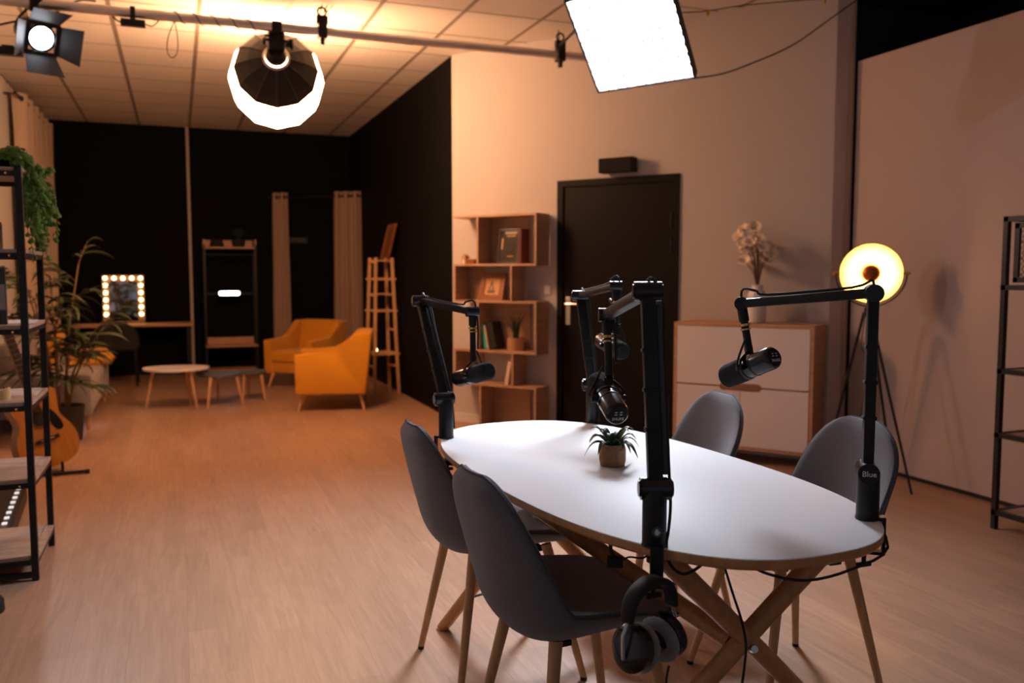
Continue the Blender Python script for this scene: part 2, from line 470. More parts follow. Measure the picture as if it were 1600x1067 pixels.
# ============================================================ TABLE
TZ = 0.735
TC = V((1.116, 2.100, 0))
table = thing('oval_table', 'white oval conference table on crossed wooden legs', 'table', TC, 0)
AX = V((0.047, -0.999, 0)); AY = V((0.999, 0.047, 0))
def superell(a, b, n, k, z):
    out = []
    for i in range(k):
        t = 2 * PI * i / k; c, s = math.cos(t), math.sin(t)
        u = a * math.copysign(abs(c) ** (2 / n), c); w = b * math.copysign(abs(s) ** (2 / n), s)
        out.append(AX * u + AY * w + V((0, 0, z)))
    return out
LA, LB, LN = .803, .385, 2.6
m = MB(); m.quadloop([superell(LA - .006, LB - .006, LN, 120, TZ - .024), superell(LA, LB, LN, 120, TZ - .018), superell(LA, LB, LN, 120, TZ - .0025)])
m.build('tabletop', M_BIRCH, table, smooth=True)
m = MB(); m.quadloop([superell(LA, LB, LN, 120, TZ - .0025), superell(LA, LB, LN, 120, TZ - .0008), superell(LA - .0015, LB - .0015, LN, 120, TZ)])
lam = m.build('laminate', M_LAMINATE, table, smooth=True); lam['label'] = 'smooth white laminate surface'
def rod(p, q, r=.024): return MB().cyl(V(p) - TC, V(q) - TC, r, r * .86, 18).build('leg', M_BIRCH, table, smooth=True)
rod((.885, 1.471, .712), (1.671, 1.773, 0.0))
rod((1.40, 1.515, .712), (.775, 1.70, 0.0))
rod((1.24, 2.55, .712), (.85, 2.91, 0.0))
rod((.90, 2.74, .712), (1.52, 2.54, 0.0))
MB().cyl(V((1.15, 1.61, .44)) - TC, V((.79, 2.25, .712)) - TC, .022, seg=18).build('brace', M_BIRCH, table, smooth=True)
MB().cyl(V((1.06, 2.68, .42)) - TC, V((1.42, 2.0, .712)) - TC, .022, seg=18).build('brace', M_BIRCH, table, smooth=True)
MB().cyl(V((1.17, 1.545, .44)) - TC, V((1.185, 1.575, .425)) - TC, .008, seg=10).build('bolt', M_STEEL, table, smooth=True)
for a, b2 in (((.90, 1.485), (1.36, 1.55)), ((.82, 2.72), (1.40, 2.62))):
    MB().bar(V((*a, .703)) - TC, V((*b2, .703)) - TC, .05, .016).build('crossrail', M_BIRCH, table)

# ============================================================ CHAIRS
def chair_shell():
    prof = [V((x, 0, z)) for x, z in ((.235, .425), (.215, .447), (.12, .452), (.0, .440), (-.10, .430), (-.165, .440), (-.205, .485), (-.228, .56), (-.25, .655), (-.270, .75), (-.285, .812))]
    P = catmull(prof, 4); n = len(P)
    # arc length
    L = [0]
    for i in range(1, n): L.append(L[-1] + (P[i] - P[i - 1]).length)
    tot = L[-1]; NV = 17
    def half(s):
        w = .222 if s < .45 else .222 - (s - .45) / .55 * .026
        if s < .17: w *= math.sqrt(max(0, 1 - ((.17 - s) / .17) ** 2 * .72))
        if s > .76: w *= math.sqrt(max(0, 1 - ((s - .76) / .24) ** 2.6 * .90))
        return w
    inner, outer, rim = [], [], []
    for i, p in enumerate(P):
        s = L[i] / tot
        t = (P[min(i + 1, n - 1)] - P[max(i - 1, 0)]).normalized()
        nr = V((t.z, 0, -t.x))
        w = half(s); dish = .024 + .062 * math.sin(PI * min(1, max(0, (s - .06) / .88))) ** 1.5
        ri, ro = [], []
        for j in range(NV):
            v = -1 + 2 * j / (NV - 1)
            q = p + V((0, v * w, 0)) + nr * (dish * abs(v) ** 2.3 * (w / .22))
            e = (1 - abs(v) ** 6) ; es = min(1, min(s, 1 - s) / .03)
            th = .012 + .020 * e * es
            # normal leaning with the dish
            nn = (nr - V((0, 1, 0)) * (dish * 2.3 * abs(v) ** 1.3 * math.copysign(1, v) / .22) * .8).normalized()
            ri.append(q + nn * th * .35); ro.append(q - nn * th)
        inner.append(ri); outer.append(ro)
    m = MB(); bm = m.bm
    vi = [[bm.verts.new(q) for q in r] for r in inner]; vo = [[bm.verts.new(q) for q in r] for r in outer]
    for i in range(n - 1):
        for j in range(NV - 1):
            bm.faces.new((vi[i][j], vi[i][j + 1], vi[i + 1][j + 1], vi[i + 1][j]))
            bm.faces.new((vo[i][j], vo[i + 1][j], vo[i + 1][j + 1], vo[i][j + 1]))
        for j in (0, NV - 1):
            bm.faces.new((vi[i][j], vi[i + 1][j], vo[i + 1][j], vo[i][j]))
    for i in (0, n - 1):
        for j in range(NV - 1):
            bm.faces.new((vi[i][j], vi[i][j + 1], vo[i][j + 1], vo[i][j]))
    loop = [(outer[i][0] * .8 + inner[i][0] * .2) for i in range(n)] + [outer[-1][j] * .8 + inner[-1][j] * .2 for j in range(1, NV)] + [(outer[i][-1] * .8 + inner[i][-1] * .2) for i in range(n - 2, -1, -1)]
    return m, loop
def make_chair(label):
    t = thing('shell_chair', label, 'chair', (0, 0, 0), 0, 'grey shell chairs round the oval table')
    m, loop = chair_shell()
    o = m.build('seat_shell', M_FABRIC, t, smooth=True, angle=75)
    ss = o.modifiers.new('soft', 'SUBSURF'); ss.levels = 1; ss.render_levels = 1
    MB().tube(loop, .0032, 6, 0).build('piping', M_PIPING, t, smooth=True)
    MB().box((0, 0, .402), (.20, .04, .012)).box((.09, 0, .402), (.04, .22, .012)).box((-.10, 0, .402), (.04, .22, .012)).build('seat_frame', M_BLACK, t)
    for sx, sy in ((-1, 1), (-1, -1), (1, 1), (1, -1)):
        top = V((.120 * sx - .012, .128 * sy, .424)); bot = V((.205 * sx, .205 * sy, .008))
        l = MB().cyl(bot, top, .0105, .0165, 16).build('leg', M_BEECH, t, smooth=True)
        d = (top - bot).normalized()
        MB().cyl(V((bot.x, bot.y, 0)), bot + d * .003, .0108, .0110, 12).build('foot_cap', M_BLACK, l, smooth=True)
    return t
ch = make_chair('grey fabric shell chair at the far left side of the oval table')
ch.location = (.945, 2.575, 0); ch.rotation_euler = (0, 0, math.radians(1))
dup(ch, (.915, 1.915, 0), math.radians(4), 'grey fabric shell chair nearest the camera, its seat behind the hanging headphones')
dup(ch, (1.655, 2.80, 0), math.radians(178), 'grey fabric shell chair on the far right side of the table, before the white cabinet')
dup(ch, (1.725, 2.14, 0), math.radians(178), 'grey fabric shell chair at the right end of the table, partly behind a boom arm')

# ============================================================ BOOM ARMS
M_PRINT = pm('white_print', (0.75, 0.75, 0.75), 0.5)
M_TEAL = pm('teal_badge', (0.01, 0.10, 0.13), 0.4)
def rbar(m, p, q, w, h, side, bev=.006):
    """bar with rounded edges; its wide side w lies along the direction `side`"""
    p, q = V(p), V(q); d = (q - p).normalized(); x = V(side); x = (x - d * x.dot(d)).normalized(); z = x.cross(d)
    m.box((p + q) / 2, (w, (q - p).length, h), Matrix((x, d, z)).transposed(), bev)
    return m
def boom_arm(label, base, out, piv, elb, tip, stem, axis, cable_tail=None, knob_text=None, badge=None):
    base = V((*base, TZ)); piv, elb, tip, stem = V(piv), V(elb), V(tip), V(stem)
    out = V((*out, 0)).normalized(); axis = V(axis).normalized()
    t = thing('boom_arm', label, 'boom arm', base, 0, 'microphone boom arms clamped to the table')
    Wd = dict(parent=t, world=True)
    # clamp: top plate, strap over the edge, lower jaw and screw
    c = MB(); sidev = V((-out.y, out.x, 0)); edge = out * .034
    c.cyl(base + V((0, 0, .0005)), base + V((0, 0, .007)), .0250, seg=28)
    rbar(c, base + V((0, 0, .004)), base + edge + V((0, 0, .004)), .026, .007, sidev, .001)
    rbar(c, base + edge + V((0, 0, .008)), base + edge + V((0, 0, -.075)), .026, .007, sidev, .001)
    rbar(c, base + edge + V((0, 0, -.072)), base - out * .012 + V((0, 0, -.072)), .026, .007, sidev, .001)
    cl = c.build('table_clamp', M_BLACK, **Wd)
    MB().cyl(base - out * .004 + V((0, 0, -.10)), base - out * .004 + V((0, 0, -.026)), .005, seg=10).cyl(base - out * .004 + V((0, 0, -.034)), base - out * .004 + V((0, 0, -.025)), .014, seg=14).box(base - out * .004 + V((0, 0, -.102)), (.036, .010, .010), None, .002).build('clamp_screw', M_BLACK, cl, world=True, smooth=True)
    MB().lathe([(.0235, 0), (.024, .002), (.024, piv.z - base.z - .018), (.020, piv.z - base.z - .006)], 28, Matrix.Translation(base + V((0, 0, .006)))).build('base_post', M_BLACK, smooth=True, **Wd)
    MB().cyl(piv - axis * .030, piv + axis * .030, .0225, seg=28).cyl(piv + axis * .030, piv + axis * .034, .016, seg=20).cyl(piv - axis * .034, piv - axis * .030, .016, seg=20).build('pivot_joint', M_BLACKG, smooth=True, **Wd)
    m = MB(); rbar(m, piv, elb, .030, .024, axis); m.build('lower_tube', M_BLACK, smooth=True, **Wd)
    MB().cyl(elb - axis * .027, elb + axis * .027, .0195, seg=28).cyl(elb - axis * .030, elb - axis * .027, .014, seg=20).cyl(elb + axis * .027, elb + axis * .030, .014, seg=20).build('elbow_joint', M_BLACKG, smooth=True, **Wd)
    m = MB(); rbar(m, elb, tip, .027, .022, axis); m.build('upper_tube', M_BLACK, smooth=True, **Wd)
    MB().cyl(tip - axis * .020, tip + axis * .020, .0165, seg=24).build('tip_joint', M_BLACKG, smooth=True, **Wd)
    d = (stem - tip).normalized()
    s = MB().cyl(tip, stem, .0095, seg=16).cyl(tip + d * .008, tip + d * .045, .0125, seg=16).build('drop_stem', M_BLACK, smooth=True, **Wd)
    MB().cyl(tip + d * .050, tip + d * .056, .0135, seg=18).cyl(tip + d * .062, tip + d * .066, .0125, seg=18).build('collar', M_BRASS, s, world=True, smooth=True)
    # signal cable along both tubes
    a1 = axis
    k = [stem + V((0, 0, .03)) + a1 * .016, tip + d * .05 + a1 * .018, tip + V((0, 0, .03)) + a1 * .008, tip + (elb - tip) * .12 + V((0, 0, .028)), tip + (elb - tip) * .22 + V((0, 0, .016)), tip + (elb - tip) * .85 + V((0, 0, .016)), elb + V((0, 0, .026)) + a1 * .01, elb + a1 * .031 + (piv - elb) * .08, elb + a1 * .028 + (piv - elb) * .3, piv + a1 * .028 + (elb - piv) * .15, piv + a1 * .030 + V((0, 0, -.03)), base + a1 * .028 + V((0, 0, .03))]
    if cable_tail: k += [V(q) for q in cable_tail]
    MB().tube(k, .0032, 8, 4).build('cable', M_RUBBER, smooth=True, **Wd)
    for g in (.3, .5, .7):
        q = elb + (piv - elb) * g
        m = MB(); rbar(m, q - (piv - elb).normalized() * .004, q + (piv - elb).normalized() * .004, .0335, .0275, axis, .001)
        m.build('cable_strap', M_BLACKM, **Wd)
    # flat sleeve hiding the cable beside the lower tube
    off = axis * .0205; m = MB(); rbar(m, elb + (piv - elb) * .06 + off, elb + (piv - elb) * .93 + off, .011, .014, axis, .003)
    m.build('cable_sleeve', pm('sleeve_plastic', (.03, .028, .027), .38, var=(30, .2)), smooth=True, **Wd)
    iw = world_matrix(t).inverted()
    if knob_text:
        M = frame_matrix(piv - axis * .0348, V((0, 0, 1)).cross(-axis), V((0, 0, 1)))
        M = iw @ M @ Matrix.Rotation(PI / 2, 4, 'X')
        o = lettering('knob_lettering', knob_text, .017, M_PRINT, t, M); o['label'] = 'pale script lettering on the pivot knob'
    if badge:
        tocam = (V((0, 0, base.z)) - base).normalized()
        tocam = Matrix.Rotation(math.radians(badge), 3, 'Z') @ tocam
        c0 = base + V((0, 0, .034)) + tocam * .0236
        bo = MB().cyl(c0, c0 + tocam * .0016, .0105, seg=24).build('badge', M_TEAL, smooth=True, **Wd)
        bo['label'] = 'round teal badge with a white emblem'
        x = V((0, 0, 1)).cross(tocam)
        mm = MB()
        pts = [(-.0055, -.001), (-.004, .0045), (-.001, .0065), (.002, .005), (.0015, .003), (.005, .001), (.0055, -.002), (.002, -.0035), (.003, -.0055), (-.001, -.0065), (-.004, -.005)]
        M2 = frame_matrix(c0 + tocam * .0021, x, V((0, 0, 1)))
        mm.quadloop([[M2 @ V((px, -.0003, pz)) for px, pz in pts], [M2 @ V((px, .0006, pz)) for px, pz in pts]])
        mm.build('emblem', M_PRINT, bo, world=True)
    return t

TABLE_OUT = lambda x, y: (x - TC.x, (y - TC.y) * .35)
RIGHT = V((math.cos(math.radians(21)), -math.sin(math.radians(21)), 0)); FWD = V((math.sin(math.radians(21)), math.cos(math.radians(21)), 0))
def pix(u, v, d):
    """a point of the room on the sight line through a photo pixel, d metres deep (used once, to place things)"""
    p = math.radians(4.5)
    fw = V((FWD.x * math.cos(p), FWD.y * math.cos(p), -math.sin(p))); up = V((FWD.x * math.sin(p), FWD.y * math.sin(p), math.cos(p)))
    return V((0, 0, CAM_H)) + (fw + RIGHT * ((u - 800) / 1356) - up * ((v - 533.5) / 1356)) * d

armA = boom_arm('black boom arm clamped at the far left end of the table, headphones hung below', (.803, 2.687), (-.75, .45),
                (.799, 2.695, .862), (.777, 2.896, 1.175), (.885, 2.658, 1.146), (.885, 2.652, .995), (FWD * .35 + RIGHT * .94))
armB = boom_arm('black boom arm clamped at the far table edge before the dark door', (1.384, 2.79), (.6, .55),
                (1.384, 2.80, .868), (1.366, 2.864, 1.188), (1.352, 2.561, 1.227), (1.348, 2.55, 1.075), RIGHT)
armC = boom_arm('black boom arm nearest the camera, with a round teal badge on its post', (.862, 1.462), (-.35, -.9),
                (.866, 1.466, .848), (.869, 1.511, 1.234), (.949, 1.841, 1.171), (.94, 1.81, 1.03), RIGHT,
                [pix(1042, 850, 1.70), pix(1047, 880, 1.70), pix(1068, 897, 1.70), pix(1095, 884, 1.72), pix(1108, 866, 1.76)], badge=14)
armD = boom_arm('black boom arm at the right end of the table, name lettering on its round knob', (1.392, 1.458), (.75, -.6),
                (1.392, 1.462, .84), (1.41, 1.48, 1.227), (1.29, 1.787, 1.196), (1.305, 1.772, 1.08), (FWD * .92 + RIGHT * .25),
                [pix(1388, 855, 1.86), pix(1330, 890, 1.84), pix(1262, 907, 1.84), pix(1205, 898, 1.84), pix(1170, 882, 1.88), pix(1150, 868, 1.92)], knob_text='Blue')

# ============================================================ MICROPHONES
def microphone(label, front, back, stem, text=True):
    """front = centre of the foam end, back = centre of the label end"""
    front, back, stem = V(front), V(back), V(stem)
    ctr = (front + back) / 2; ax = (back - front).normalized(); L = .172
    fr = ctr - ax * L / 2; bk = ctr + ax * L / 2
    t = thing('microphone', label, 'microphone', ctr, 0, 'broadcast microphones on boom arms')
    z = ax; x = ax.cross(V((0, 0, 1))).normalized(); y = z.cross(x)
    R = Matrix((x, y, z)).transposed().to_4x4(); R.translation = ctr
    k = dict(parent=t, world=True, smooth=True)
    MB().lathe([(.020, -.005), (.0265, -.003), (.0275, 0.002), (.0275, .074), (.0262, .080), (.022, .0845)], 28, R).build('body', M_BLACKG, **k)
    MB().lathe([(.012, -.086), (.022, -.085), (.0275, -.079), (.0295, -.070), (.0295, -.010), (.0270, -.006)], 28, R).build('windscreen', M_FOAM, **k)
    MB().lathe([(.0288, -.008), (.0292, -.004), (.0288, 0.0)], 28, R, False, False).lathe([(.0282, .020), (.0288, .023), (.0282, .026)], 28, R, False, False).build('band', M_BLACK, **k)
    ep = MB().lathe([(.021, .084), (.0215, .0852), (.020, .0858)], 28, R).build('end_plate', M_BLACKM, **k)
    # yoke
    s = x; top = stem
    lo = ctr + z * .006
    yk = MB()
    for sg in (-1, 1):
        yk.tube([top, top + (lo - top) * .12 + s * sg * .014, lo + (top - lo) * .45 + s * sg * .034, lo + s * sg * .0345], .0038, 8, 3)
        yk.cyl(lo + s * sg * .027, lo + s * sg * .041, .008, seg=14)
    yk.cyl(top + (top - lo).normalized() * .018, top, .0105, seg=14)
    yk.build('yoke', M_BLACK, **k)
    side = s
    MB().tube([top + V((0, 0, .035)) + side * .014, top + side * .032 + V((0, 0, .0)), lo + side * .046 + (top - lo) * .3, lo - z * .012 + side * .036, lo - z * .02 + side * .026], .0028, 8, 4).build('cable', M_RUBBER, **k)
    if text:
        M = world_matrix(t).inverted() @ frame_matrix(bk + ax * .0002, V((0, 0, 1)).cross(ax), ax.orthogonal())
        xx = V((0, 0, 1)).cross(ax).normalized(); yy = ax.cross(xx)
        T = Matrix((xx, yy, ax)).transposed().to_4x4(); T.translation = ctr + ax * .0862
        T = world_matrix(t).inverted() @ T
        o = lettering('maker_lettering', 'SHURE', .0095, M_PRINT, t, T @ Matrix.Translation((0, -.009, 0)))
        o.parent = ep; 
        m = MB()
        for cx in (-.006, .006):
            for cy in (.002, .008): m.bb((cx - .0035, cy - .0008, 0), (cx + .0035, cy + .0006, .0004)).bb((cx - .0008, cy - .002, 0), (cx + .0006, cy + .0015, .0004))
        bmesh.ops.transform(m.bm, matrix=T, verts=m.bm.verts)
        o2 = m.build('switch_marks', M_PRINT, ep)
    return t
microphone('black foam-fronted microphone on the far left boom arm, beside the bookcase', pix(765, 579, 2.73), pix(716, 592, 2.85), (.885, 2.652, .985), False)
microphone('black microphone hanging deepest, before the dark door, foam end forward', pix(972, 549, 2.79), pix(941, 532, 2.93), (1.348, 2.55, 1.068), False)
microphone('black microphone pointing down above the small potted plant', pix(937, 600, 2.07), pix(963, 643, 1.95), (.94, 1.81, 1.02))
microphone('black microphone on the long right-hand boom, label end lit orange', pix(1133, 590, 2.19), pix(1212, 557, 2.05), (1.305, 1.772, 1.075))

# ============================================================ HEADPHONES
def headphones(label, top, yaw, tilt=0.0, sc=1.0):
    t = thing('headphones', label, 'headphones', top, yaw, 'headphones hung from the boom arm clamps')
    t.scale = (sc, sc, sc)
    a = .064; m = MB()
    # band: flat padded arch in x-z
    rings = []
    for i in range(25):
        th = PI * (i / 24); x = -a * math.cos(th) * (1.0); z = -.062 + .062 * math.sin(th) ** .8
        nx = -math.cos(th); nz = math.sin(th)
        w = .014 + .004 * math.sin(th); h = .005 + .003 * math.sin(th)
        rings.append([V((x + nx * h * cu, w * cv, z + nz * h * cu)) for cu, cv in ((1, -.7), (1, .7), (.4, 1), (-.6, 1), (-1, .6), (-1, -.6), (-.6, -1), (.4, -1))])
    m.quadloop(rings); m.build('headband', M_BLACKM, t, smooth=True, angle=60)
    for sg in (-1, 1):
        cx = sg * .040; cz = -.118
        lean = Matrix.Rotation(sg * math.radians(-12), 4, 'Y')
        R = Matrix.Translation((cx, 0, cz)) @ lean @ Matrix.Rotation(sg * PI / 2, 4, 'Y')
        cup = MB().lathe([(.030, -.004), (.043, -.002), (.0455, .006), (.044, .018), (.036, .025), (.020, .028)], 28, R).build('ear_cup', M_BLACKG, t, smooth=True)
        # cushion: fat ring with fine pleats
        mm = MB(); rg = []
        for i in range(48):
            A = 2 * PI * i / 48; pr = .0125 * (1 + .035 * math.cos(24 * A))
            rg.append([R @ V(((.033 + pr * math.cos(b)) * math.cos(A), (.033 + pr * math.cos(b)) * math.sin(A), -.012 + pr * .95 * math.sin(b))) for b in [2 * PI * j / 10 for j in range(10)]])
        rg.append(rg[0]); mm.quadloop(rg, True, False, False); bmesh.ops.remove_doubles(mm.bm, verts=mm.bm.verts, dist=1e-6)
        cu = mm.build('ear_cushion', M_CUSHION_GREY, t, smooth=True, angle=80); cu['label'] = 'grey velour ear cushion'
        MB().tube([(sg * a, 0, -.060), (sg * (a + .008), 0, -.078), (cx + sg * .036, 0, cz + .03), (cx + sg * .034, 0, cz - .012)], .0034, 8, 4).build('slider_arm', M_STEEL, t, smooth=True)
        MB().tube([(sg * a, .006, -.062), (sg * (a + .012), .010, -.074), (sg * (a - .006), .012, -.082), (cx + sg * .016, .010, cz + .040)], .0012, 6, 4).build('wire', M_RUBBER, t, smooth=True)
    return t
hp1 = headphones('black over-ear headphones with grey velour cushions hung at the front of the table', pix(1017, 908, 1.63), math.radians(20), sc=1.0)
MB().tube([pix(1046, 1040, 1.63), pix(1042, 1060, 1.63), pix(1040, 1100, 1.64), pix(1030, 1180, 1.66)], .0025, 8, 3).build('cord', M_RUBBER, hp1, world=True, smooth=True)
headphones('black headphones hanging under the far left end of the table', pix(701, 722, 2.72), math.radians(-15), sc=1.0)

# ============================================================ ON AND UNDER THE TABLE
tp = thing('potted_plant', 'small green leafy plant in a woven pot standing on the white table', 'plant', (1.119, 2.129, TZ), 0)
m = MB(); rings = []
for i in range(23):
    z = .062 * i / 22
    row = i; r0 = .0315 + .0035 * min(1, i / 6) - .0008 * max(0, i - 17)
    rings.append([V(((r0 + .0022 * math.cos(PI * row) * math.cos(PI * j) ) * math.cos(2 * PI * j / 48), (r0 + .0022 * math.cos(PI * row) * math.cos(PI * j)) * math.sin(2 * PI * j / 48), z)) for j in range(48)])
rings.append([V((.030 * math.cos(2 * PI * j / 48), .030 * math.sin(2 * PI * j / 48), .0615)) for j in range(48)])
rings.append([V((.029 * math.cos(2 * PI * j / 48), .029 * math.sin(2 * PI * j / 48), .052)) for j in range(48)])
m.quadloop(rings); m.build('pot', M_BASKET, tp, smooth=True, angle=75)
MB().lathe([(.0285, .050), (.026, .054), (.010, .056)], 20).build('soil', pm('soil', (0.02, 0.014, 0.01), 1.0, var=(200, .5), bump=(200, .6)), tp, smooth=True)
def blade(length, width, droop, rise, n=8):
    m = MB(); bm = m.bm; rows = []
    for i in range(n + 1):
        t = i / n
        x = length * t * (1 - .18 * t); z = rise * math.sin(min(1.0, t * 1.25) * PI * .5) - droop * t ** 2.4
        w = width * (math.sin(PI * (0.12 + .88 * t) ** .8) ** .8 if t < 1 else 0.02)
        w = max(w, width * .04)
        rows.append([V((x, -w, z + w * .35)), V((x, 0, z)), V((x, w, z + w * .35))])
    up = [[bm.verts.new(p) for p in r] for r in rows]; dn = [[bm.verts.new(p - V((0, 0, .0012))) for p in r] for r in rows]
    for i in range(n):
        for j in range(2):
            bm.faces.new((up[i][j], up[i][j + 1], up[i + 1][j + 1], up[i + 1][j])); bm.faces.new((dn[i][j + 1], dn[i][j], dn[i + 1][j], dn[i + 1][j + 1]))
        bm.faces.new((up[i][0], up[i + 1][0], dn[i + 1][0], dn[i][0])); bm.faces.new((up[i + 1][2], up[i][2], dn[i][2], dn[i + 1][2]))
    return m
for i in range(16):
    a = i * 2.399 + .4; ring = i / 16
    L = .088 - .022 * ring + .014 * random.random()
    o = blade(L, .0105, .050 * (1 - ring) + .006, .026 + .040 * ring).build('leaf', M_LEAF, tp, smooth=True, angle=80)
    o.location = (.006 * math.cos(a), .006 * math.sin(a), .052); o.rotation_euler = (0, 0, a)

u = thing('cable_junction', 'small black cable connector hanging under the near edge of the table', 'connector', pix(962, 872, 1.86), math.radians(-30))
MB().box((0, 0, -.008), (.035, .02, .022), None, .003).build('housing', M_BLACK, u)
MB().tube([(0, 0, 0), (-.008, 0, .012), (-.012, .03, .020), (-.02, .09, .022)], .004, 8, 4).build('cable', M_RUBBER, u, smooth=True)
MB().tube([(.016, 0, -.004), (.03, 0, .004), (.06, .0, .004), (.075, .03, .012)], .0022, 8, 4).build('lead', M_RUBBER, u, smooth=True)
tag(MB().tube([pix(1130, 876, 1.95), pix(1145, 925, 1.90), pix(1158, 965, 1.80), pix(1166, 1005, 1.74), pix(1164, 1040, 1.75), pix(1158, 1090, 1.80), pix(1150, 1190, 1.95), V((1.2, 1.9, .004)), V((1.4, 2.1, .004))], .0028, 8, 5).build('power_cable', M_RUBBER, None, (1.2, 1.7, 0), smooth=True), 'thin black cable running down past the crossed front legs of the table', 'cable')
tag(MB().tube([pix(726, 946, 2.82), pix(736, 936, 2.80), pix(748, 930, 2.80), pix(785, 924, 2.80), pix(850, 925, 2.85)], .004, 8, 5).build('floor_cable', pm('grey_cable', (.25, .25, .26), .5), None, pix(748, 930, 2.8), smooth=True), 'thin grey cable strung from the far table leg behind the left chairs', 'cable')

# ============================================================ CEILING RIG AND LAMPS
K = 1.30
PY = 6.05; PZ = CAM_H + 1.246 * PY / 4.65
def pipe_x(u): # x on the pipe seen at photo column u
    a = pix(u, 100, 1.0); d = a - V((0, 0, CAM_H)); return d.x / d.y * PY
rig = thing('lighting_pipe', 'long aluminium lighting pipe hung beneath the tiled ceiling', 'pipe', (0.6, PY, PZ), 0)
MB().cyl((-1.46, PY, PZ), (2.965, PY, PZ), .030, seg=20).build('pipe', M_ALU, rig, world=True, smooth=True)
for x in (pipe_x(250), pipe_x(420), pipe_x(640)):
    MB().cyl((x - .035, PY, PZ), (x + .035, PY, PZ), .0325, seg=20).build('sleeve', M_ALU, rig, world=True, smooth=True)
# safety cord wound round the pipe
k = []
x0, x1 = pipe_x(268), pipe_x(408)
for i in range(41):
    t = i / 40; a = t * 2 * PI * 5
    k.append((x0 + (x1 - x0) * t, PY + .0335 * math.cos(a), PZ + .0335 * math.sin(a)))
MB().tube(k, .0036, 6, 2).build('cord', M_RUBBER, rig, world=True, smooth=True)
xl = pipe_x(275)
MB().tube([(xl + a * K, PY, PZ + b * K) for a, b in ((0, -.02), (-.03, -.10), (-.035, -.17), (-.012, -.195), (.012, -.16), (.012, -.08), (.002, -.022))], .0032, 6, 5).build('cord_loop', M_RUBBER, rig, world=True, smooth=True)
# hangers: clamps with chains
def hanger(label, u, rods=3):
    x = pipe_x(u)
    t = thing('pipe_hanger', label, 'hanger clamp', (x, PY, PZ), 0, 'clamps carrying the lighting pipe')
    t.scale = (K, K, K)
    MB().box((0, 0, .0), (.045, .065, .075), None, .006).box((0, 0, .058), (.06, .03, .045), None, .004).box((.0, 0, -.052), (.02, .03, .035), None, .004).build('clamp', M_BLACK, t)
    MB().torus((0, 0, .10), .022, .006, Matrix.Rotation(PI / 2, 3, 'X').to_4x4(), 14, 6).build('shackle', M_BLACK, t, smooth=True)
    MB().cyl((-.035, 0, .02), (.05, 0, .02), .006, seg=8).cyl((.045, -.015, .02), (.045, .015, .02), .005, seg=8).build('wing_bolt', M_STEEL, t, smooth=True)
    for i in range(rods):
        MB().cyl((-.008 + .012 * i, .0, .09), (.01 + .028 * i, .05, (CEIL - PZ) / K), .0035, seg=6).build('hanger_wire', M_BLACK, t, smooth=True)
    return t
hanger('black clamp with wires carrying the pipe right of the round lantern', 505)
hanger('tangled black clamp on the pipe beside the bright square softbox', 876, 1)
# black power supplies on the pipe
def psu(label, u, dz=-.05):
    x = pipe_x(u); t = thing('power_supply', label, 'power supply', (x, PY, PZ), 0)
    t.scale = (K, K, K)
    MB().box((0, -.01, dz), (.11, .04, .032), None, .004).build('case', M_BLACK, t)
    MB().box((0.0, 0, dz / 2 + .01), (.022, .062, .08), None, .003).build('strap', M_BLACKM, t)
    MB().tube([(.055, -.01, dz), (.085, -.01, dz - .006), (.11, 0, dz + .02), (.12, .0, dz + .045)], .003, 6, 4).build('lead', M_RUBBER, t, smooth=True)
    MB().tube([(-.055, -.01, dz), (-.075, -.01, dz + .01), (-.09, 0, dz + .03)], .004, 6, 4).build('lead', M_RUBBER, t, smooth=True)
    return t
psu('black power supply strapped to the pipe between spotlight and lantern', 211)
ps2 = thing('lamp_ballast', 'black ballast box hanging at the left edge beside the bright spotlight', 'power supply', pix(6, 80, 4.0 * K), 0)
ps2.scale = (K, K, K)
MB().box((0, 0, 0), (.16, .05, .035), None, .004).box((.02, 0, .02), (.05, .03, .015), None, .003).build('case', M_BLACK, ps2)
MB().tube([(.08, 0, 0), (.11, 0, .0), (.13, -.01, .01)], .003, 6, 4).build('lead', M_RUBBER, ps2, smooth=True)
MB().tube([(.05, 0, .02), (.07, 0, .12), (.09, .2, .16), (.09, (PY - ps2.location.y) / K, (PZ - ps2.location.z) / K)], .003, 6, 4).build('lead', M_RUBBER, ps2, smooth=True)
# loose cable hanging along the pipe end
tag(MB().tube([pix(-20, 44, 5.14), pix(0, 39, 5.20), pix(45, 29, 5.26), pix(85, 20, 5.33), pix(110, 8, 5.40), pix(128, 0, 5.46), pix(150, 2, 5.53)], .0065, 8, 4).build('rig_cable', M_RUBBER, None, (-.6, 4.6, 2.5), smooth=True), 'thick black cable looping below the left end of the pipe', 'cable')
tag(MB().tube([pix(1086, 122, 5.05), pix(1130, 115, 5.1), pix(1180, 97, 5.15), pix(1240, 70, 5.25), pix(1300, 28, 5.4), pix(1345, -4, 5.5)], .0045, 8, 5).build('mains_cable', M_RUBBER, None, (3, 4.6, 2.5), smooth=True), 'black cable sagging from the square softbox to the right ceiling corner', 'cable')
fc = thing('ceiling_cord', 'thin cord with yellow tape flags running under the ceiling right of the softbox', 'cord', pix(1108, 18, 4.9), 0)
MB().tube([pix(1060, 20, 4.6), pix(1108, 17, 4.9), pix(1165, 8, 5.2), pix(1290, -3, 5.6)], .003, 6, 4).build('cord', M_RUBBER, fc, world=True, smooth=True)
for (uu, vv, dd) in ((1107, 20, 4.89), (1290, 1, 5.55)):
    MB().box(pix(uu, vv, dd), (.022, .003, .034), (0, .3, .2)).build('tape_flag', pm('yellow_tape', (0.75, 0.50, 0.02), .5), fc, world=True)
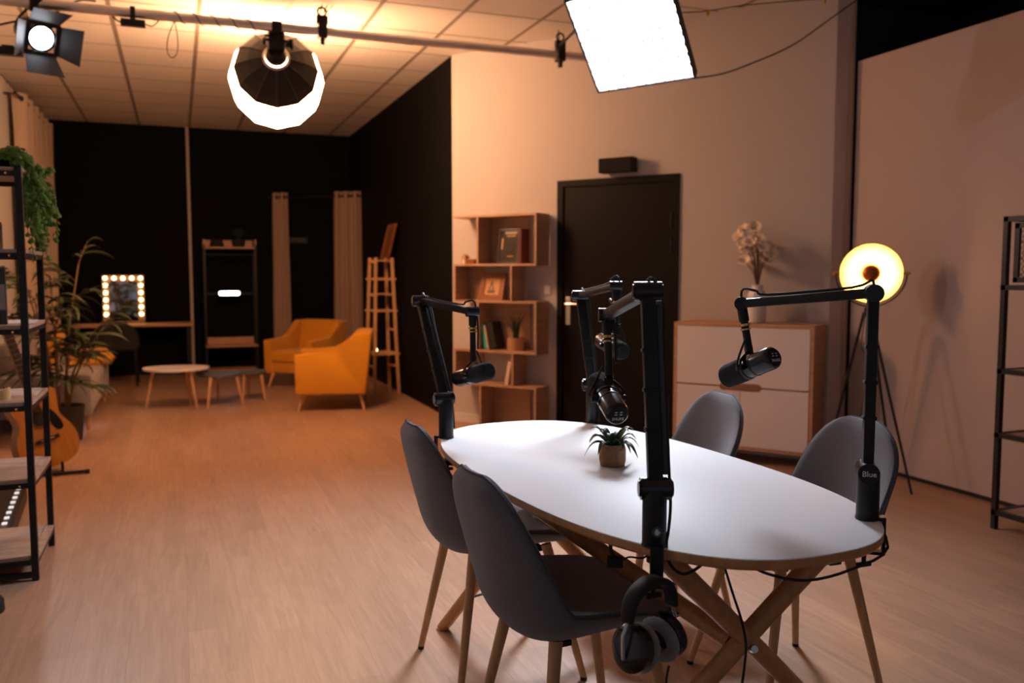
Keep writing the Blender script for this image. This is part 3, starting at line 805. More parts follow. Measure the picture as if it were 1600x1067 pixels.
tag(MB().tube([pix(1352, -6, 5.9), pix(1368, 18, 5.9), pix(1362, 30, 5.9), pix(1372, 34, 5.9), pix(1398, 78, 6.0)], .005, 6, 4).build('void_cable', M_RUBBER, None, (4.5, 4.3, 2.9), smooth=True), 'dark cable dangling in the black gap above the right partition', 'cable')

# ---- round lantern softbox (12 sided), black back towards the camera
oc = pix(433, 126, 4.75 * K)
pole = V((-.104, -.96, .26)).normalized()
lan = thing('lantern_softbox', 'round glowing lantern softbox with black ribbed back under the pipe', 'studio light', oc, 0)
lan.scale = (K, K, K)
R = frame_matrix((0, 0, 0), pole.cross(V((0, 0, 1))), pole)
SEG = 12
M_GLOW = pm('warm_diffuser', (0.9, 0.8, 0.7), 0.8, emit=C_OCTA, estr=E_OCTA)
MB().lathe([(.02, -.252), (.10, -.238), (.18, -.185), (.218, -.13)], SEG, R, True, False).build('front_diffuser', M_GLOW, lan)
MB().lathe([(.218, -.13), (.235, -.10), (.252, 0), (.243, .07), (.217, .125)], SEG, R, False, False).build('side_diffuser', pm('warm_side_diffuser', (0.9, 0.8, 0.7), 0.8, emit=C_OCTA, estr=E_OCTA_SIDE), lan)
M_SKIRT = pm('black_softbox_cloth', (0.016, 0.013, 0.011), 0.7, var=(30, .3), bump=(40, .2))
sk = MB().lathe([(.220, .118), (.221, .126), (.195, .165), (.150, .205), (.100, .232), (.060, .248), (.056, .252)], SEG, R, False, False).build('skirt', M_SKIRT, lan)
for i in range(SEG):
    a = 2 * PI * i / SEG
    MB().tube([R @ V((r * math.cos(a), r * math.sin(a), z)) for r, z in ((.2215, .127), (.1965, .167), (.152, .207), (.102, .234), (.06, .250))], .0022, 6, 2).build('rib', pm('softbox_rib', (.08, .05, .035), .5), lan, smooth=True)
MB().torus((0, 0, 0), .062, .009, None, 28, 8).torus((0, 0, .014), .050, .006, None, 28, 8).build('mount_ring', M_STEEL, lan, smooth=True).matrix_basis = R @ Matrix.Translation((0, 0, .252))
# lamp head between ring and pipe
hd = MB().lathe([(.047, .255), (.047, .275), (.040, .28), (.040, .33)], 20, R).build('lamp_head', M_BLACK, lan, smooth=True)
body_c = R @ V((0, 0, .30))
MB().box(body_c + V((0, 0, .055)), (.082, .10, .105), None, .012).build('lamp_body', M_BLACK, lan)
top = V((oc.x + body_c.x * K, PY, PZ))
yk = MB()
rel = (top - oc) / K
for sg in (-1, 1):
    yk.tube([rel + V((0, 0, -.06)), rel + V((sg * .05, 0, -.065)), V((body_c.x + sg * .058, body_c.y * .6 + rel.y * .4, body_c.z + .07)), V((body_c.x + sg * .058, body_c.y, body_c.z + .04))], .007, 8, 3)
yk.build('yoke', M_BLACK, lan, smooth=True)
MB().cyl(rel + V((0, 0, -.07)), rel + V((0, 0, -.01)), .012, seg=12).box(rel + V((0, 0, -.005)), (.05, .062, .06), None, .006).cyl(rel + V((-.06, 0, -.045)), rel + V((0, 0, -.045)), .006, seg=8).build('pipe_clamp', M_BLACK, lan, smooth=True)
MB().box(V((body_c.x + .075, body_c.y, body_c.z + .05)), (.022, .03, .05), None, .006).cyl(V((body_c.x + .05, body_c.y, body_c.z + .05)), V((body_c.x + .075, body_c.y, body_c.z + .05)), .012, seg=12).build('tilt_knob', M_BLACK, lan, smooth=True)
# ---- square softbox with fabric grid
pc = pix(935, 145, 5.05)
nrm = V((-.455, -.471, -.756)).normalized()
def rayplane(u, v):
    d = pix(u, v, 1.0) - V((0, 0, CAM_H)); c = V((0, 0, CAM_H)); return c + d * ((pc - c).dot(nrm) / d.dot(nrm))
BL, BR, TL = rayplane(937, 143), rayplane(1084, 120), rayplane(888, 10)
ux = (BR - BL); PW = ux.length; ux.normalize()
uy = nrm.cross(ux)
if uy.dot(TL - BL) < 0: uy = -uy
PH = (TL - BL).dot(uy) * 1.04
RP = Matrix((ux, uy, ux.cross(uy))).transposed().to_4x4()
if RP.to_3x3().col[2].dot(nrm) < 0: print('panel normal flipped')
pnl = thing('grid_softbox', 'square white softbox with a fabric grid at the top centre', 'studio light', BL, 0)
pnl.rotation_euler = RP.to_euler()
zs = 1 if RP.to_3x3().col[2].dot(nrm) > 0 else -1
def zb(z): return z * zs
M_CLOTH = pm('softbox_side_cloth', (0.035, 0.037, 0.042), 0.7, var=(20, .2), bump=(40, .2))
fr = MB(); t_ = .012; dp = .06
fr.bb((-t_, -t_, zb(-dp)), (PW + t_, 0, zb(0))).bb((-t_, PH, zb(-dp)), (PW + t_, PH + t_, zb(0))).bb((-t_, 0, zb(-dp)), (0, PH, zb(0))).bb((PW, 0, zb(-dp)), (PW + t_, PH, zb(0)))
fr.build('rim', M_CLOTH, pnl)
bk = MB(); q = .28
bk.quadloop([[V((-t_, -t_, zb(-dp))), V((PW + t_, -t_, zb(-dp))), V((PW + t_, PH + t_, zb(-dp))), V((-t_, PH + t_, zb(-dp)))],
             [V((PW * q, PH * q, zb(-.25))), V((PW * (1 - q), PH * q, zb(-.25))), V((PW * (1 - q), PH * (1 - q), zb(-.25))), V((PW * q, PH * (1 - q), zb(-.25)))]])
bk.build('back_cloth', M_CLOTH, pnl)
MB().bb((0, 0, zb(-dp + .004)), (PW, PH, zb(-dp + .008))).build('diffuser', pm('cool_diffuser', (0.9, 0.9, 0.9), 0.8, emit=C_PANEL, estr=E_PANEL), pnl)
M_GRID = pm('grid_cloth', (0.010, 0.011, 0.013), 0.8, var=(40, .1))
NX, NY = 10, 9
for i in range(1, NX):
    MB().bb((PW * i / NX - .0018, 0, zb(-.046)), (PW * i / NX + .0018, PH, zb(-.004))).build('grid_strip', M_GRID, pnl)
for i in range(1, NY):
    MB().bb((0, PH * i / NY - .0018, zb(-.045)), (PW, PH * i / NY + .0018, zb(-.005))).build('grid_strip', M_GRID, pnl)
MB().bb((PW * .36, PH * .36, zb(-.36)), (PW * .64, PH * .64, zb(-.25)), .01).build('lamp_head', M_BLACK, pnl)
xe = 2.30
iv = world_matrix(pnl).inverted()
MB().tube([iv @ V((pipe_x(868), PY, PZ)), iv @ V((pipe_x(872), PY - .05, PZ + .06)), V((PW * .1, PH * .55, zb(-.32))), V((PW * .5, PH * .5, zb(-.34)))], .011, 8, 4).build('bracket', M_BLACK, pnl, smooth=True)

# ---- spotlight with barn doors
fp = pix(66, 60, 4.08 * K)
ft = V((1.35, 2.2, .85))
fd = (ft - fp).normalized()
fx = fd.cross(V((0, 0, 1))).normalized()      # screen right as seen from behind
spt = thing('barn_door_spotlight', 'black spotlight with barn doors shining cool white at top left', 'studio light', fp, 0)
spt.scale = (K, K, K)
RF = Matrix((fx, fd, fx.cross(fd))).transposed().to_4x4()
spt.rotation_euler = RF.to_euler()
MB().lathe([(.040, -.20), (.058, -.19), (.062, -.10), (.062, -.015), (.066, -.01), (.066, .0), (.054, .0)], 24, Matrix.Rotation(-PI / 2, 4, 'X'), True, False).build('housing', M_BLACK, spt, smooth=True)
MB().lathe([(.002, .010), (.025, .008), (.045, .001), (.054, -.004)], 24, Matrix.Rotation(-PI / 2, 4, 'X'), True, False).build('lens', pm('cool_lens', (.9, .9, .9), .4, emit=C_FRES, estr=14.0), spt, smooth=True)
sq = MB()
for a, b in (((-.075, 0, -.075), (-.058, .012, .075)), ((.058, 0, -.075), (.075, .012, .075)), ((-.058, 0, -.075), (.058, .012, -.058)), ((-.058, 0, .058), (.058, .012, .075))): sq.bb(a, b)
sq.build('door_ring', M_BLACK, spt)
for ang in (0, 90, 180, 270):
    R4 = Matrix.Rotation(math.radians(ang), 4, 'Y')
    m = MB(); th = math.radians(38); L = .115
    ca, sa = math.cos(th), math.sin(th)
    p = [V((-.068, .010, .074)), V((.068, .010, .074)), V((.085, .010 + L * ca, .074 + L * sa)), V((-.085, .010 + L * ca, .074 + L * sa))]
    n = (p[1] - p[0]).cross(p[2] - p[0]).normalized() * .0018
    m.quadloop([[R4 @ q for q in p], [R4 @ (q + n) for q in p]])
    m.build('barn_door', pm('barn_door_paint', (0.010, 0.010, 0.012), .5, var=(30, .2)), spt)
ivf = world_matrix(spt).inverted()
tp_ = ivf @ V((pipe_x(58), PY, PZ))
MB().tube([V((-.072, -.10, 0)), V((-.075, -.10, .05)) * 1, (tp_ + V((-.075, -.10, .06))) / 2, tp_], .006, 8, 4).tube([V((.072, -.10, 0)), V((.075, -.10, .05)), (tp_ + V((.075, -.10, .06))) / 2, tp_], .006, 8, 4).build('yoke', M_BLACK, spt, smooth=True)
MB().box(tp_, (.05, .06, .07), None, .006).build('pipe_clamp', M_BLACK, spt)
ld = bpy.data.lights.new('spot_beam', 'SPOT'); ld.energy = E_FRES; ld.color = C_FRES; ld.spot_size = math.radians(110); ld.spot_blend = 1.0; ld.shadow_soft_size = .03
lo = bpy.data.objects.new('spot_beam', ld); COL.objects.link(lo); lo.parent = spt; lo.location = (0, .03, 0); lo.rotation_euler = (PI / 2, 0, 0)

# ---- tripod floor lamp with gilded dish
lampc = pix(1362, 427, 5.13); apex = V((3.865, 4.10, 1.045))
fl_ = thing('tripod_lamp', 'black tripod floor lamp with a glowing gold dish by the right wall', 'floor lamp', (apex.x, apex.y, 0), 0)
face = (V((0.25, 0, 1.2)) - lampc).normalized()
RD = frame_matrix(lampc, V((0, 0, 1)).cross(face), face)
k = dict(parent=fl_, world=True, smooth=True)
MB().lathe([(.03, -.115), (.08, -.100), (.13, -.068), (.160, -.030), (.176, .0), (.173, .002), (.157, -.027), (.127, -.063), (.078, -.094), (.03, -.108)], 40, RD).build('dish', M_GOLD, **k)
MB().lathe([(.032, -.118), (.084, -.103), (.134, -.071), (.164, -.032), (.1785, .0), (.1765, .0005), (.162, -.031), (.132, -.0695), (.082, -.1015), (.03, -.1165)], 40, RD).build('dish_shell', M_BLACK, **k)
MB().lathe([(.022, -.105), (.028, -.095), (.030, -.05), (.026, -.045)], 20, RD).build('socket', M_BRASS, **k)
blb = MB().lathe([(.014, -.045), (.030, -.038), (.040, -.022), (.043, -.006), (.041, .004)], 24, RD, True, False).build('bulb', pm('warm_bulb', (.9, .7, .4), .4, emit=C_LAMP, estr=E_LAMP), **k)
MB().lathe([(.052, -.004), (.050, .010), (.042, .024), (.026, .034), (.004, .039)], 24, RD, False, True).build('bulb_cap', pm('copper_bulb_cap', (0.36, 0.10, 0.02), .35, .6), **k)
rgt = V((0, 0, 1)).cross(face).normalized()
arc = [lampc + rgt * (.195 * math.cos(a)) + V((0, 0, 1)) * (.195 * math.sin(a)) for a in [PI + PI * i / 20 for i in range(21)]]
MB().tube(arc, .0045, 8, 1).build('fork', M_BLACK, **k)
for sg in (-1, 1):
    MB().cyl(lampc + rgt * sg * .172, lampc + rgt * sg * .205, .0075, seg=12).sphere(lampc + rgt * sg * .205, .011, 10).build('pivot_screw', M_BRASS, **k)
MB().cyl(arc[10], apex, .006, seg=10).cyl(apex - V((0, 0, .035)), apex + V((0, 0, .02)), .022, .018, 14).build('hub', M_BLACK, **k)
for fx_, fy_ in ((3.907, 3.755), (3.80, 4.375), (4.135, 4.13)):
    d = V((fx_, fy_, 0)); h = (d - V((apex.x, apex.y, 0))).normalized()
    MB().cyl(V((fx_, fy_, 0)), apex + h * .022 - V((0, 0, .01)), .007, .0095, 10).build('leg', M_BLACK, **k)
MB().tube([lampc - face * .118, lampc - face * .13 + V((0, 0, -.1)), apex + V((-.03, 0, -.12)), apex + V((-.035, 0, -.22)), apex + V((.02, .0, -.34)), V((apex.x + .05, apex.y + .1, .3)), V((apex.x + .05, apex.y + .2, .005))], .003, 6, 5).build('flex', M_RUBBER, **k)

# ============================================================ BOOKCASE (zigzag) AND WHAT STANDS ON IT
bs = thing('bookcase', 'zigzag oak bookcase standing against the grey wall left of the door', 'bookcase', wl(.17, 0.014), RZW)
BW, BD, T = .79, .205, .018
L5, L4, L3, L2, L1 = .375, .65, 1.05, 1.345, 1.735
def sh(name, a, b): return MB().bb(a, b, .0015).build(name, M_OAK, bs)
for z in (L1, L2, L3, L4, L5): sh('shelf_board', (0, -BD, z - T), (BW, 0, z))
def side(x, z0, z1): return sh('side_panel', (x, -BD, z0), (x + T, -.001, z1 - T))
def back(x0, x1, z0, z1): return sh('back_panel', (x0, -.008, z0), (x1, 0, z1 - T))
side(.228, L2, L1); side(BW - T, L2, L1); back(.246, .60, L2, L1)
side(0, L3, L2); side(.548, L3, L2); back(T, .155, L3, L2)
side(.232, L4, L3); side(BW - T, L4, L3); back(.25, .62, L4, L3)
side(0, L5, L4); side(.562, L5, L4); back(T, .155, L5, L4)
side(.252, 0, L5); side(BW - T, 0, L5); back(.27, .62, 0, L5)
def on_shelf(x, y, z): return wl(.17 + x, 0.014 - y, z)
def book(label, x, y, z, t, h, d, col, lean=0.0, group='books on the zigzag bookcase', text=None):
    o = thing('book', label, 'book', on_shelf(x, y, z), RZW, group)
    R = Matrix.Rotation(lean, 4, 'Y')
    M_ = pm('cover_%d_%d_%d' % tuple(int(c * 999) for c in col), col, .5, var=(20, .1))
    lift = abs(math.sin(lean)) * t if lean < 0 else 0
    m = MB(); c = .0022
    m.bb((0, 0, 0), (c, d, h)).bb((t - c, 0, 0), (t, d, h)).bb((0, 0, 0), (t, c, h))
    bmesh.ops.transform(m.bm, matrix=Matrix.Translation((0, 0, lift)) @ R, verts=m.bm.verts); m.build('cover', M_, o)
    m = MB().bb((c, c, .004), (t - c, d - .004, h - .004))
    bmesh.ops.transform(m.bm, matrix=Matrix.Translation((0, 0, lift)) @ R, verts=m.bm.verts); m.build('pages', M_PAPER, o)
    return o
# upper box: dark framed certificate and a maroon book
fr1 = thing('picture_frame', 'dark glossy framed picture leaning inside the top box of the bookcase', 'picture frame', on_shelf(.335, -.075, L2), RZW)
lean = Matrix.Rotation(math.radians(-9), 4, 'X')
def framed(parent, w, h, bw, mat_f, mat_p, extra=None, d=.018, lean=lean):
    m = MB(); m.bb((0, 0, 0), (bw, d, h)).bb((w - bw, 0, 0), (w, d, h)).bb((bw, 0, 0), (w - bw, d, bw)).bb((bw, 0, h - bw), (w - bw, d, h))
    bmesh.ops.transform(m.bm, matrix=lean, verts=m.bm.verts); m.build('frame', mat_f, parent)
    m = MB().bb((bw, d * .4, bw), (w - bw, d * .8, h - bw)); bmesh.ops.transform(m.bm, matrix=lean, verts=m.bm.verts)
    p = m.build('picture', mat_p, parent)
    if extra:
        for nm, polys, mt in extra:
            m = MB()
            for x0, z0, x1, z1 in polys: m.bb((x0, d * .35, z0), (x1, d * .41, z1))
            bmesh.ops.transform(m.bm, matrix=lean, verts=m.bm.verts); m.build(nm, mt, p)
    return p
M_PRINTDK = pm('dark_print', (0.03, 0.022, 0.018), .12, var=(9, .8))
M_PRINTGD = pm('gold_print', (0.42, 0.24, 0.08), .3, var=(60, .3))
framed(fr1, .205, .29, .016, pm('dark_frame', (0.02, 0.014, 0.012), .3), M_PRINTDK, [('print', [(.06, .245, .17, .262), (.075, .225, .16, .232), (.09, .06, .15, .066), (.03, .12, .045, .21)], M_PRINTGD)])
book('tall maroon book standing beside the dark framed picture', .575, -.13, L2, .032, .275, .12, (.10, .012, .016))
hs = thing('wooden_ornament', 'small wooden house ornament with a block on the second bookcase shelf', 'ornament', on_shelf(.05, -.165, L2), RZW)
MB().prism([(0, 0), (.044, 0), (.044, .055), (.038, .07), (.022, .08), (.006, .07), (0, .055)], .05).build('house', M_OAK, hs)
MB().prism([(.014, .0), (.030, .0), (.030, .03), (.022, .042), (.014, .03)], .003, Matrix.Translation((0, -.003, 0))).build('doorway', M_PAPER, hs)
MB().bb((.048, .005, 0), (.125, .05, .04), .003).build('block', M_FRAMEWOOD, hs)
# second row: orange wooden frame with a tower picture
fr2 = thing('picture_frame', 'orange wooden picture frame with a tower picture on the bookcase', 'picture frame', on_shelf(.185, -.12, L3), RZW)
M_PRINTOR = pm('orange_print', (0.55, 0.26, 0.09), .5, var=(40, .3))
framed(fr2, .235, .232, .046, M_FRAMEWOOD, M_PRINTOR, [('print', [(.106, .16, .112, .18), (.098, .12, .122, .16), (.088, .085, .102, .12), (.118, .085, .132, .12), (.075, .062, .148, .085)], pm('tower_print', (0.10, 0.09, 0.06), .6, var=(60, .4)))], lean=Matrix.Rotation(math.radians(-14), 4, 'X'))
# third row: books and a plant
book('teal book leaning in the middle box of the bookcase', .272, -.165, L4, .034, .205, .13, (.04, .48, .38), math.radians(-11))
book('thin cream book leaning between the teal and the black book', .312, -.172, L4, .014, .20, .13, (.62, .46, .36), math.radians(-11))
book('thick black book leaning right of the teal book', .332, -.16, L4, .055, .21, .13, (.012, .012, .013), math.radians(-11))
book('narrow dark book standing left of the middle box', .195, -.16, L4, .024, .20, .12, (.03, .02, .018))
book('cream paperback leaning on the divider of the lower bookcase shelf', .478, -.18, L5, .034, .20, .12, (.66, .50, .42), math.radians(10))
gp = thing('potted_grass', 'dark grassy plant in a round basket inside the bookcase', 'plant', on_shelf(.54, -.105, L4), 0)
m = MB(); rings = []
for i in range(15):
    rings.append([V(((.068 + .0015 * ((i + j) % 2)) * math.cos(2 * PI * j / 36), (.068 + .0015 * ((i + j) % 2)) * math.sin(2 * PI * j / 36), .105 * i / 14)) for j in range(36)])
rings.append([V((.06 * math.cos(2 * PI * j / 36), .06 * math.sin(2 * PI * j / 36), .1)) for j in range(36)])
m.quadloop(rings); m.build('basket', M_BASKET, gp, smooth=True, angle=70)
M_GRASS = pm('dark_grass', (0.012, 0.028, 0.010), .6, var=(30, .4))
for i in range(46):
    a = random.random() * 2 * PI; l = .13 + .09 * random.random(); tl_ = .02 + .07 * random.random()
    MB().tube([(.03 * math.cos(a) * random.random(), .03 * math.sin(a) * random.random(), .09), (tl_ * .4 * math.cos(a), tl_ * .4 * math.sin(a), .09 + l * .6), (tl_ * math.cos(a), tl_ * math.sin(a), .09 + l)], .003, 4, 2, r1=.0006).build('blade', M_GRASS, gp)

# ============================================================ SIDEBOARD
cb = thing('sideboard', 'oak sideboard with white fronts standing against the grey wall', 'cabinet', wl(2.14, 0.014), RZW)
CW, CD, CB, CT = .945, .315, .088, .935
m = MB(); m.bb((0, -CD, CT - .022), (CW, 0, CT), .002).bb((0, -CD, CB), (CW, 0, CB + .022), .002).bb((0, -CD, CB + .022), (.022, 0, CT - .022)).bb((CW - .022, -CD, CB + .022), (CW, 0, CT - .022)).bb((.022, -.006, CB + .022), (CW - .022, 0, CT - .022)).bb((.022, -CD + .012, .500), (CW - .022, -.01, .520)).bb((CW * .5 - .01, -CD + .012, CB + .022), (CW * .5 + .01, -.01, .5))
m.build('carcass', M_OAKH, cb)
MID = .511
MB().bb((.025, -CD - .002, MID + .006), (CW - .025, -CD + .014, CT - .025), .0015).build('flap_front', M_WHITEP, cb)
for a, b in ((.025, CW / 2 - .002), (CW / 2 + .002, CW - .025)):
    MB().bb((a, -CD - .002, CB + .025), (b, -CD + .014, MID - .006), .0015).build('door', M_WHITEP, cb)
pill = [(CW / 2 - .115 + .026 * math.cos(a), MID + .026 * math.sin(a)) for a in [PI / 2 + PI * i / 10 for i in range(11)]] + [(CW / 2 + .115 + .026 * math.cos(a), MID + .026 * math.sin(a)) for a in [-PI / 2 + PI * i / 10 for i in range(11)]]
MB().prism(pill, .004, Matrix.Translation((0, -CD - .0035, 0))).build('handle_slot', pm('dark_oak_recess', (0.24, 0.115, 0.06), .6, var=(20, .2)), cb)
for fx_ in (.05, CW - .05):
    for fy_ in (-CD + .04, -.04):
        MB().cyl((fx_, fy_, 0), (fx_, fy_, CB), .014, .022, 14).build('foot', M_OAK, cb, smooth=True)
# vase of cream flowers
vs = thing('flower_vase', 'white vase of cream blossoms standing on the sideboard', 'vase', wl(2.66, .15, CT), 0)
MB().lathe([(.050, 0), (.060, .004), (.064, .06), (.064, .17), (.058, .205), (.040, .225), (.036, .250), (.040, .258), (.034, .258), (.032, .235)], 28, None, True, False).build('vase', M_OFFWHITE, vs, smooth=True)
M_STEM = pm('flower_stem', (0.10, 0.06, 0.02), .6, var=(30, .3))
pet = blade(.062, .036, .012, .020, 5).build('petal', M_PETAL, vs, smooth=True, angle=80); petals0 = pet
firstp = True
for i in range(26):
    a = i * 2.399; rr = .115 * math.sqrt((i + .5) / 26); zz = .36 + .22 * random.random() + .03 * (i % 3)
    c = V((rr * math.cos(a) * 1.0 - .015, rr * math.sin(a), zz))
    st = MB().tube([(0, 0, .22), (c.x * .35, c.y * .35, .22 + (c.z - .22) * .6), c], .0024, 5, 3).build('stem', M_STEM, vs)
    bl = MB().sphere(c, .009, 8).build('blossom', M_PETAL, vs, smooth=True)
    nor = V((c.x * 4 - .25, c.y * 4 - .4, .45 + random.random() * .4)).normalized()
    for kx in range(5):
        if firstp: p = pet; firstp = False; p.parent = bl
        else: p = share(petals0, 'petal', bl)
        Mx = frame_matrix(c, nor.orthogonal(), nor) @ Matrix.Rotation(kx * 2 * PI / 5 + i, 4, 'Z') @ Matrix.Translation((.004, 0, 0)) @ Matrix.Rotation(-.35, 4, 'Y')
        p.matrix_basis = Mx

# ============================================================ RIGHT METAL RACK
rr_ = thing('metal_rack', 'black metal rack with a mesh door at the right edge of the room', 'shelf', (3.757, 3.10, 0), 0)
RX, RY = .37, -.80
p_ = .026
for x in (0, RX):
    for y in (0, RY):
        MB().bb((x, y - p_ / 2, 0), (x + p_, y + p_ / 2, 1.545), .002).build('post', M_BLACK, rr_)
for z in (1.532, 1.20, .79, .472, .085):
    m = MB()
    for a, b in (((0, RY, z - .012), (p_, 0, z + .012)), ((RX, RY, z - .012), (RX + p_, 0, z + .012)), ((0, -p_ / 2, z - .012), (RX, p_ / 2, z + .012)), ((0, RY - p_ / 2, z - .012), (RX, RY + p_ / 2, z + .012))): m.bb(a, b)
    m.build('rail', M_BLACK, rr_)
    if z < 1.5: MB().bb((p_, RY + .01, z - .004), (RX, -.01, z + .008)).build('shelf_board', M_GREYWOOD, rr_)
md = MB(); md.bb((.002, -.075, 1.225), (.018, -.05, 1.51)).bb((.002, RY + .05, 1.225), (.018, RY + .075, 1.51)).bb((.002, RY + .05, 1.225), (.018, -.05, 1.25)).bb((.002, RY + .05, 1.485), (.018, -.05, 1.51))
mdo = md.build('mesh_door', M_BLACK, rr_)
lat = MB(); n_ = 26
for i in range(-10, 30):
    y0 = -.075 - i * .026
    for sg in (1, -1):
        a = V((.010, y0, 1.25)); b = V((.010, y0 - sg * .235, 1.485))
        # clip to the frame
        pts = []
        for s_ in range(0, 13):
            q = a + (b - a) * (s_ / 12)
            if RY + .075 <= q.y <= -.075: pts.append(q)
        if len(pts) > 1: lat.bar(pts[0], pts[-1], .003, .003, (1, 0, 0))
lat.build('lattice', pm('brass_mesh', (.10, .065, .04), .5, .6), mdo)

# ============================================================ LEFT METAL RACK AND ITS THINGS
lr = thing('metal_rack', 'black metal rack with grey wooden shelves at the left edge of the room', 'shelf', (-.571, 3.994, 0), 0)
QX, QY = -.86, .49; p_ = .026
LV = (.092, .416, .735, 1.049, 1.357, 1.683)
for x in (0, QX):
    for y in (0, QY):
        MB().bb((x - p_, y - p_ / 2, 0), (x, y + p_ / 2, 1.70 if y == 0 else 1.70), .002).build('post', M_BLACK, lr)
for z in LV:
    m = MB()
    m.bb((QX, -p_ / 2, z - .026), (-p_, p_ / 2, z - .006)).bb((QX, QY - p_ / 2, z - .026), (-p_, QY + p_ / 2, z - .006)).bb((-p_, p_ / 2, z - .026), (-.002, QY - p_ / 2, z - .006)).bb((QX - p_, 0, z - .026), (QX - .002, QY, z - .006))
    m.build('rail', M_BLACK, lr)
    MB().bb((QX, -.004, z - .006), (-.004 - p_, QY, z + .010), .001).bb((-.034, .016, z - .006), (.0, QY - .016, z + .010)).build('shelf_board', M_GREYWOOD, lr)
for z in (.012,):
    MB().bb((QX, -p_ / 2, z), (-p_, p_ / 2, z + .022)).build('rail', M_BLACK, lr)
for z in LV[1:]:
    MB().sphere((-.055, -.014, z - .016), .006, 8).build('screw', M_BRASS, lr, smooth=True)
def cand(label, x, y, r, h, slant):
    t = thing('candle', label, 'candle', (x, y, LV[2] + .010), 0, 'candles on the left rack')
    m = MB(); rings = [[V((r * math.cos(2 * PI * j / 20), r * math.sin(2 * PI * j / 20), z if k == 0 else h + slant * math.cos(2 * PI * j / 20))) for j in range(20)] for k, z in ((0, 0), (1, h))]
    m.quadloop(rings); m.build('wax', pm('candle_wax', (0.78, 0.50, 0.20), .5, var=(20, .1), emit=None), t, smooth=True)
    MB().cyl((0, 0, h - .005), (0, 0, h + .010), .0015, seg=5).build('wick', M_BLACKM, t)
cand('short slanted yellow candle on the left rack', -.690, 4.12, .024, .042, .008)
cand('tall yellow candle cut by the left edge of the photograph', -.752, 4.10, .024, .10, .003)
# black case with white print
bx = thing('black_case', 'dark case with pale print on the upper shelf of the left rack', 'case', (-.725, 4.10, LV[4] + .010), 0)
MB().bb((-.16, -.05, 0), (.045, .10, .118), .012).build('case', pm('brown_black_case', (.055, .035, .025), .6, var=(40, .2)), bx)
lettering('case_lettering', 'er', .05, M_PRINT, bx, Matrix.Translation((-.002, -.0512, .068)) @ Matrix.Rotation(PI / 2, 4, 'X'))
# upright dark book with an orange title and a grey figure in a suit
pb = thing('portrait_book', 'upright dark book with orange title and grey portrait on the left rack', 'book', (-.712, 4.10, LV[3] + .010), 0)
MB().bb((-.19, -.012, 0), (.05, .012, .232), .001).build('cover', pm('portrait_cover', (.045, .036, .034), .5, var=(20, .2)), pb)
MB().bb((-.10, -.0134, .168), (.028, -.012, .200)).build('title', pm('orange_title', (.70, .26, .03), .5, var=(60, .3)), pb)
MB().bb((-.10, -.0133, .06), (.048, -.012, .165)).build('portrait_background', pm('portrait_grey', (.34, .31, .31), .6, var=(30, .3)), pb)
m = MB(); m.prism([(-.045, .0), (.046, .0), (.047, .055), (.026, .078), (-.022, .08), (-.06, .06), (-.07, 0)], .0012, Matrix.Translation((-.02, -.0142, 0))); m.build('portrait_suit', M_BLACKM, pb)
m = MB(); m.prism([(-.014 + .019 * math.cos(a) - .006, .108 + .031 * math.sin(a)) for a in [2 * PI * i / 18 for i in range(18)]], .0012, Matrix.Translation((-.002, -.0146, 0))); m.build('portrait_face', pm('portrait_face', (.40, .36, .35), .6, var=(80, .5)), pb)
MB().prism([(-.03, .075), (-.012, .075), (-.018, .02), (-.024, .02)], .0012, Matrix.Translation((0, -.0155, 0))).build('portrait_shirt', pm('portrait_shirt', (.6, .57, .56), .6), pb)
# trailing ivy on the top board
iv_ = thing('trailing_ivy', 'green ivy trailing over the top corner of the left rack', 'plant', (-.70, 4.22, LV[5] + .010), 0)
MB().lathe([(.045, 0), (.055, .005), (.062, .055), (.058, .058)], 20).build('pot', M_BLACKM, iv_, smooth=True)
lf_ = MB(); vn = MB()
def leafquad(c, nrm, up, s):
    nrm = nrm.normalized(); x = up.cross(nrm).normalized(); y = nrm.cross(x)
    pts = [c - y * s, c + x * s * .75 - y * s * .2, c + x * s * .62 + y * s * .55, c + y * s * 1.0, c - x * s * .62 + y * s * .55, c - x * s * .75 - y * s * .2]
    vs_ = [lf_.bm.verts.new(p) for p in pts]; cc = lf_.bm.verts.new(c + nrm * s * .3)
    for i in range(6): lf_.bm.faces.new((vs_[i], vs_[(i + 1) % 6], cc))
for i in range(46):
    a = random.uniform(-1.3, 1.9); out = .10 + .12 * random.random()
    drop = random.uniform(.05, .36) if random.random() < .8 else -.02
    start = V((random.uniform(-.22, .0), random.uniform(-.1, .15), .04))
    ex = V((.075 + .085 * random.random(), random.uniform(-.14, .20), .0))
    pts = [start, V((ex.x * .6, ex.y * .7, .06 + .03 * random.random())), V((ex.x, ex.y, .0)), V((ex.x + .05 * random.random(), ex.y + random.uniform(-.03, .03), -drop * .55)), V((ex.x + .06 * random.random() + .01, ex.y + random.uniform(-.04, .04), -drop))]
    pts = catmull([V(p) for p in pts], 5)
    vn.tube(pts, .0012, 4, 0)
    for q in range(2, len(pts)):
        for _ in range(2):
            d = V((random.uniform(-1, 1), random.uniform(-1, 1), random.uniform(-.4, .6)))
            leafquad(pts[q] + d * .012, d + V((.2, -.7, .35)), V((random.uniform(-.6, .6), 0, -1)), random.uniform(.010, .016))
for i in range(260):
    c = V((random.uniform(-.30, .13), random.uniform(-.16, .2), .04 + .06 * random.random()))
    d = V((random.uniform(-1, 1), random.uniform(-1, 1), .5)); leafquad(c, d + V((0, -.5, .3)), V((random.uniform(-1, 1), 0, -.6)), random.uniform(.009, .014))
f_ = lf_.build('foliage', M_IVY, iv_); f_['kind'] = 'stuff'
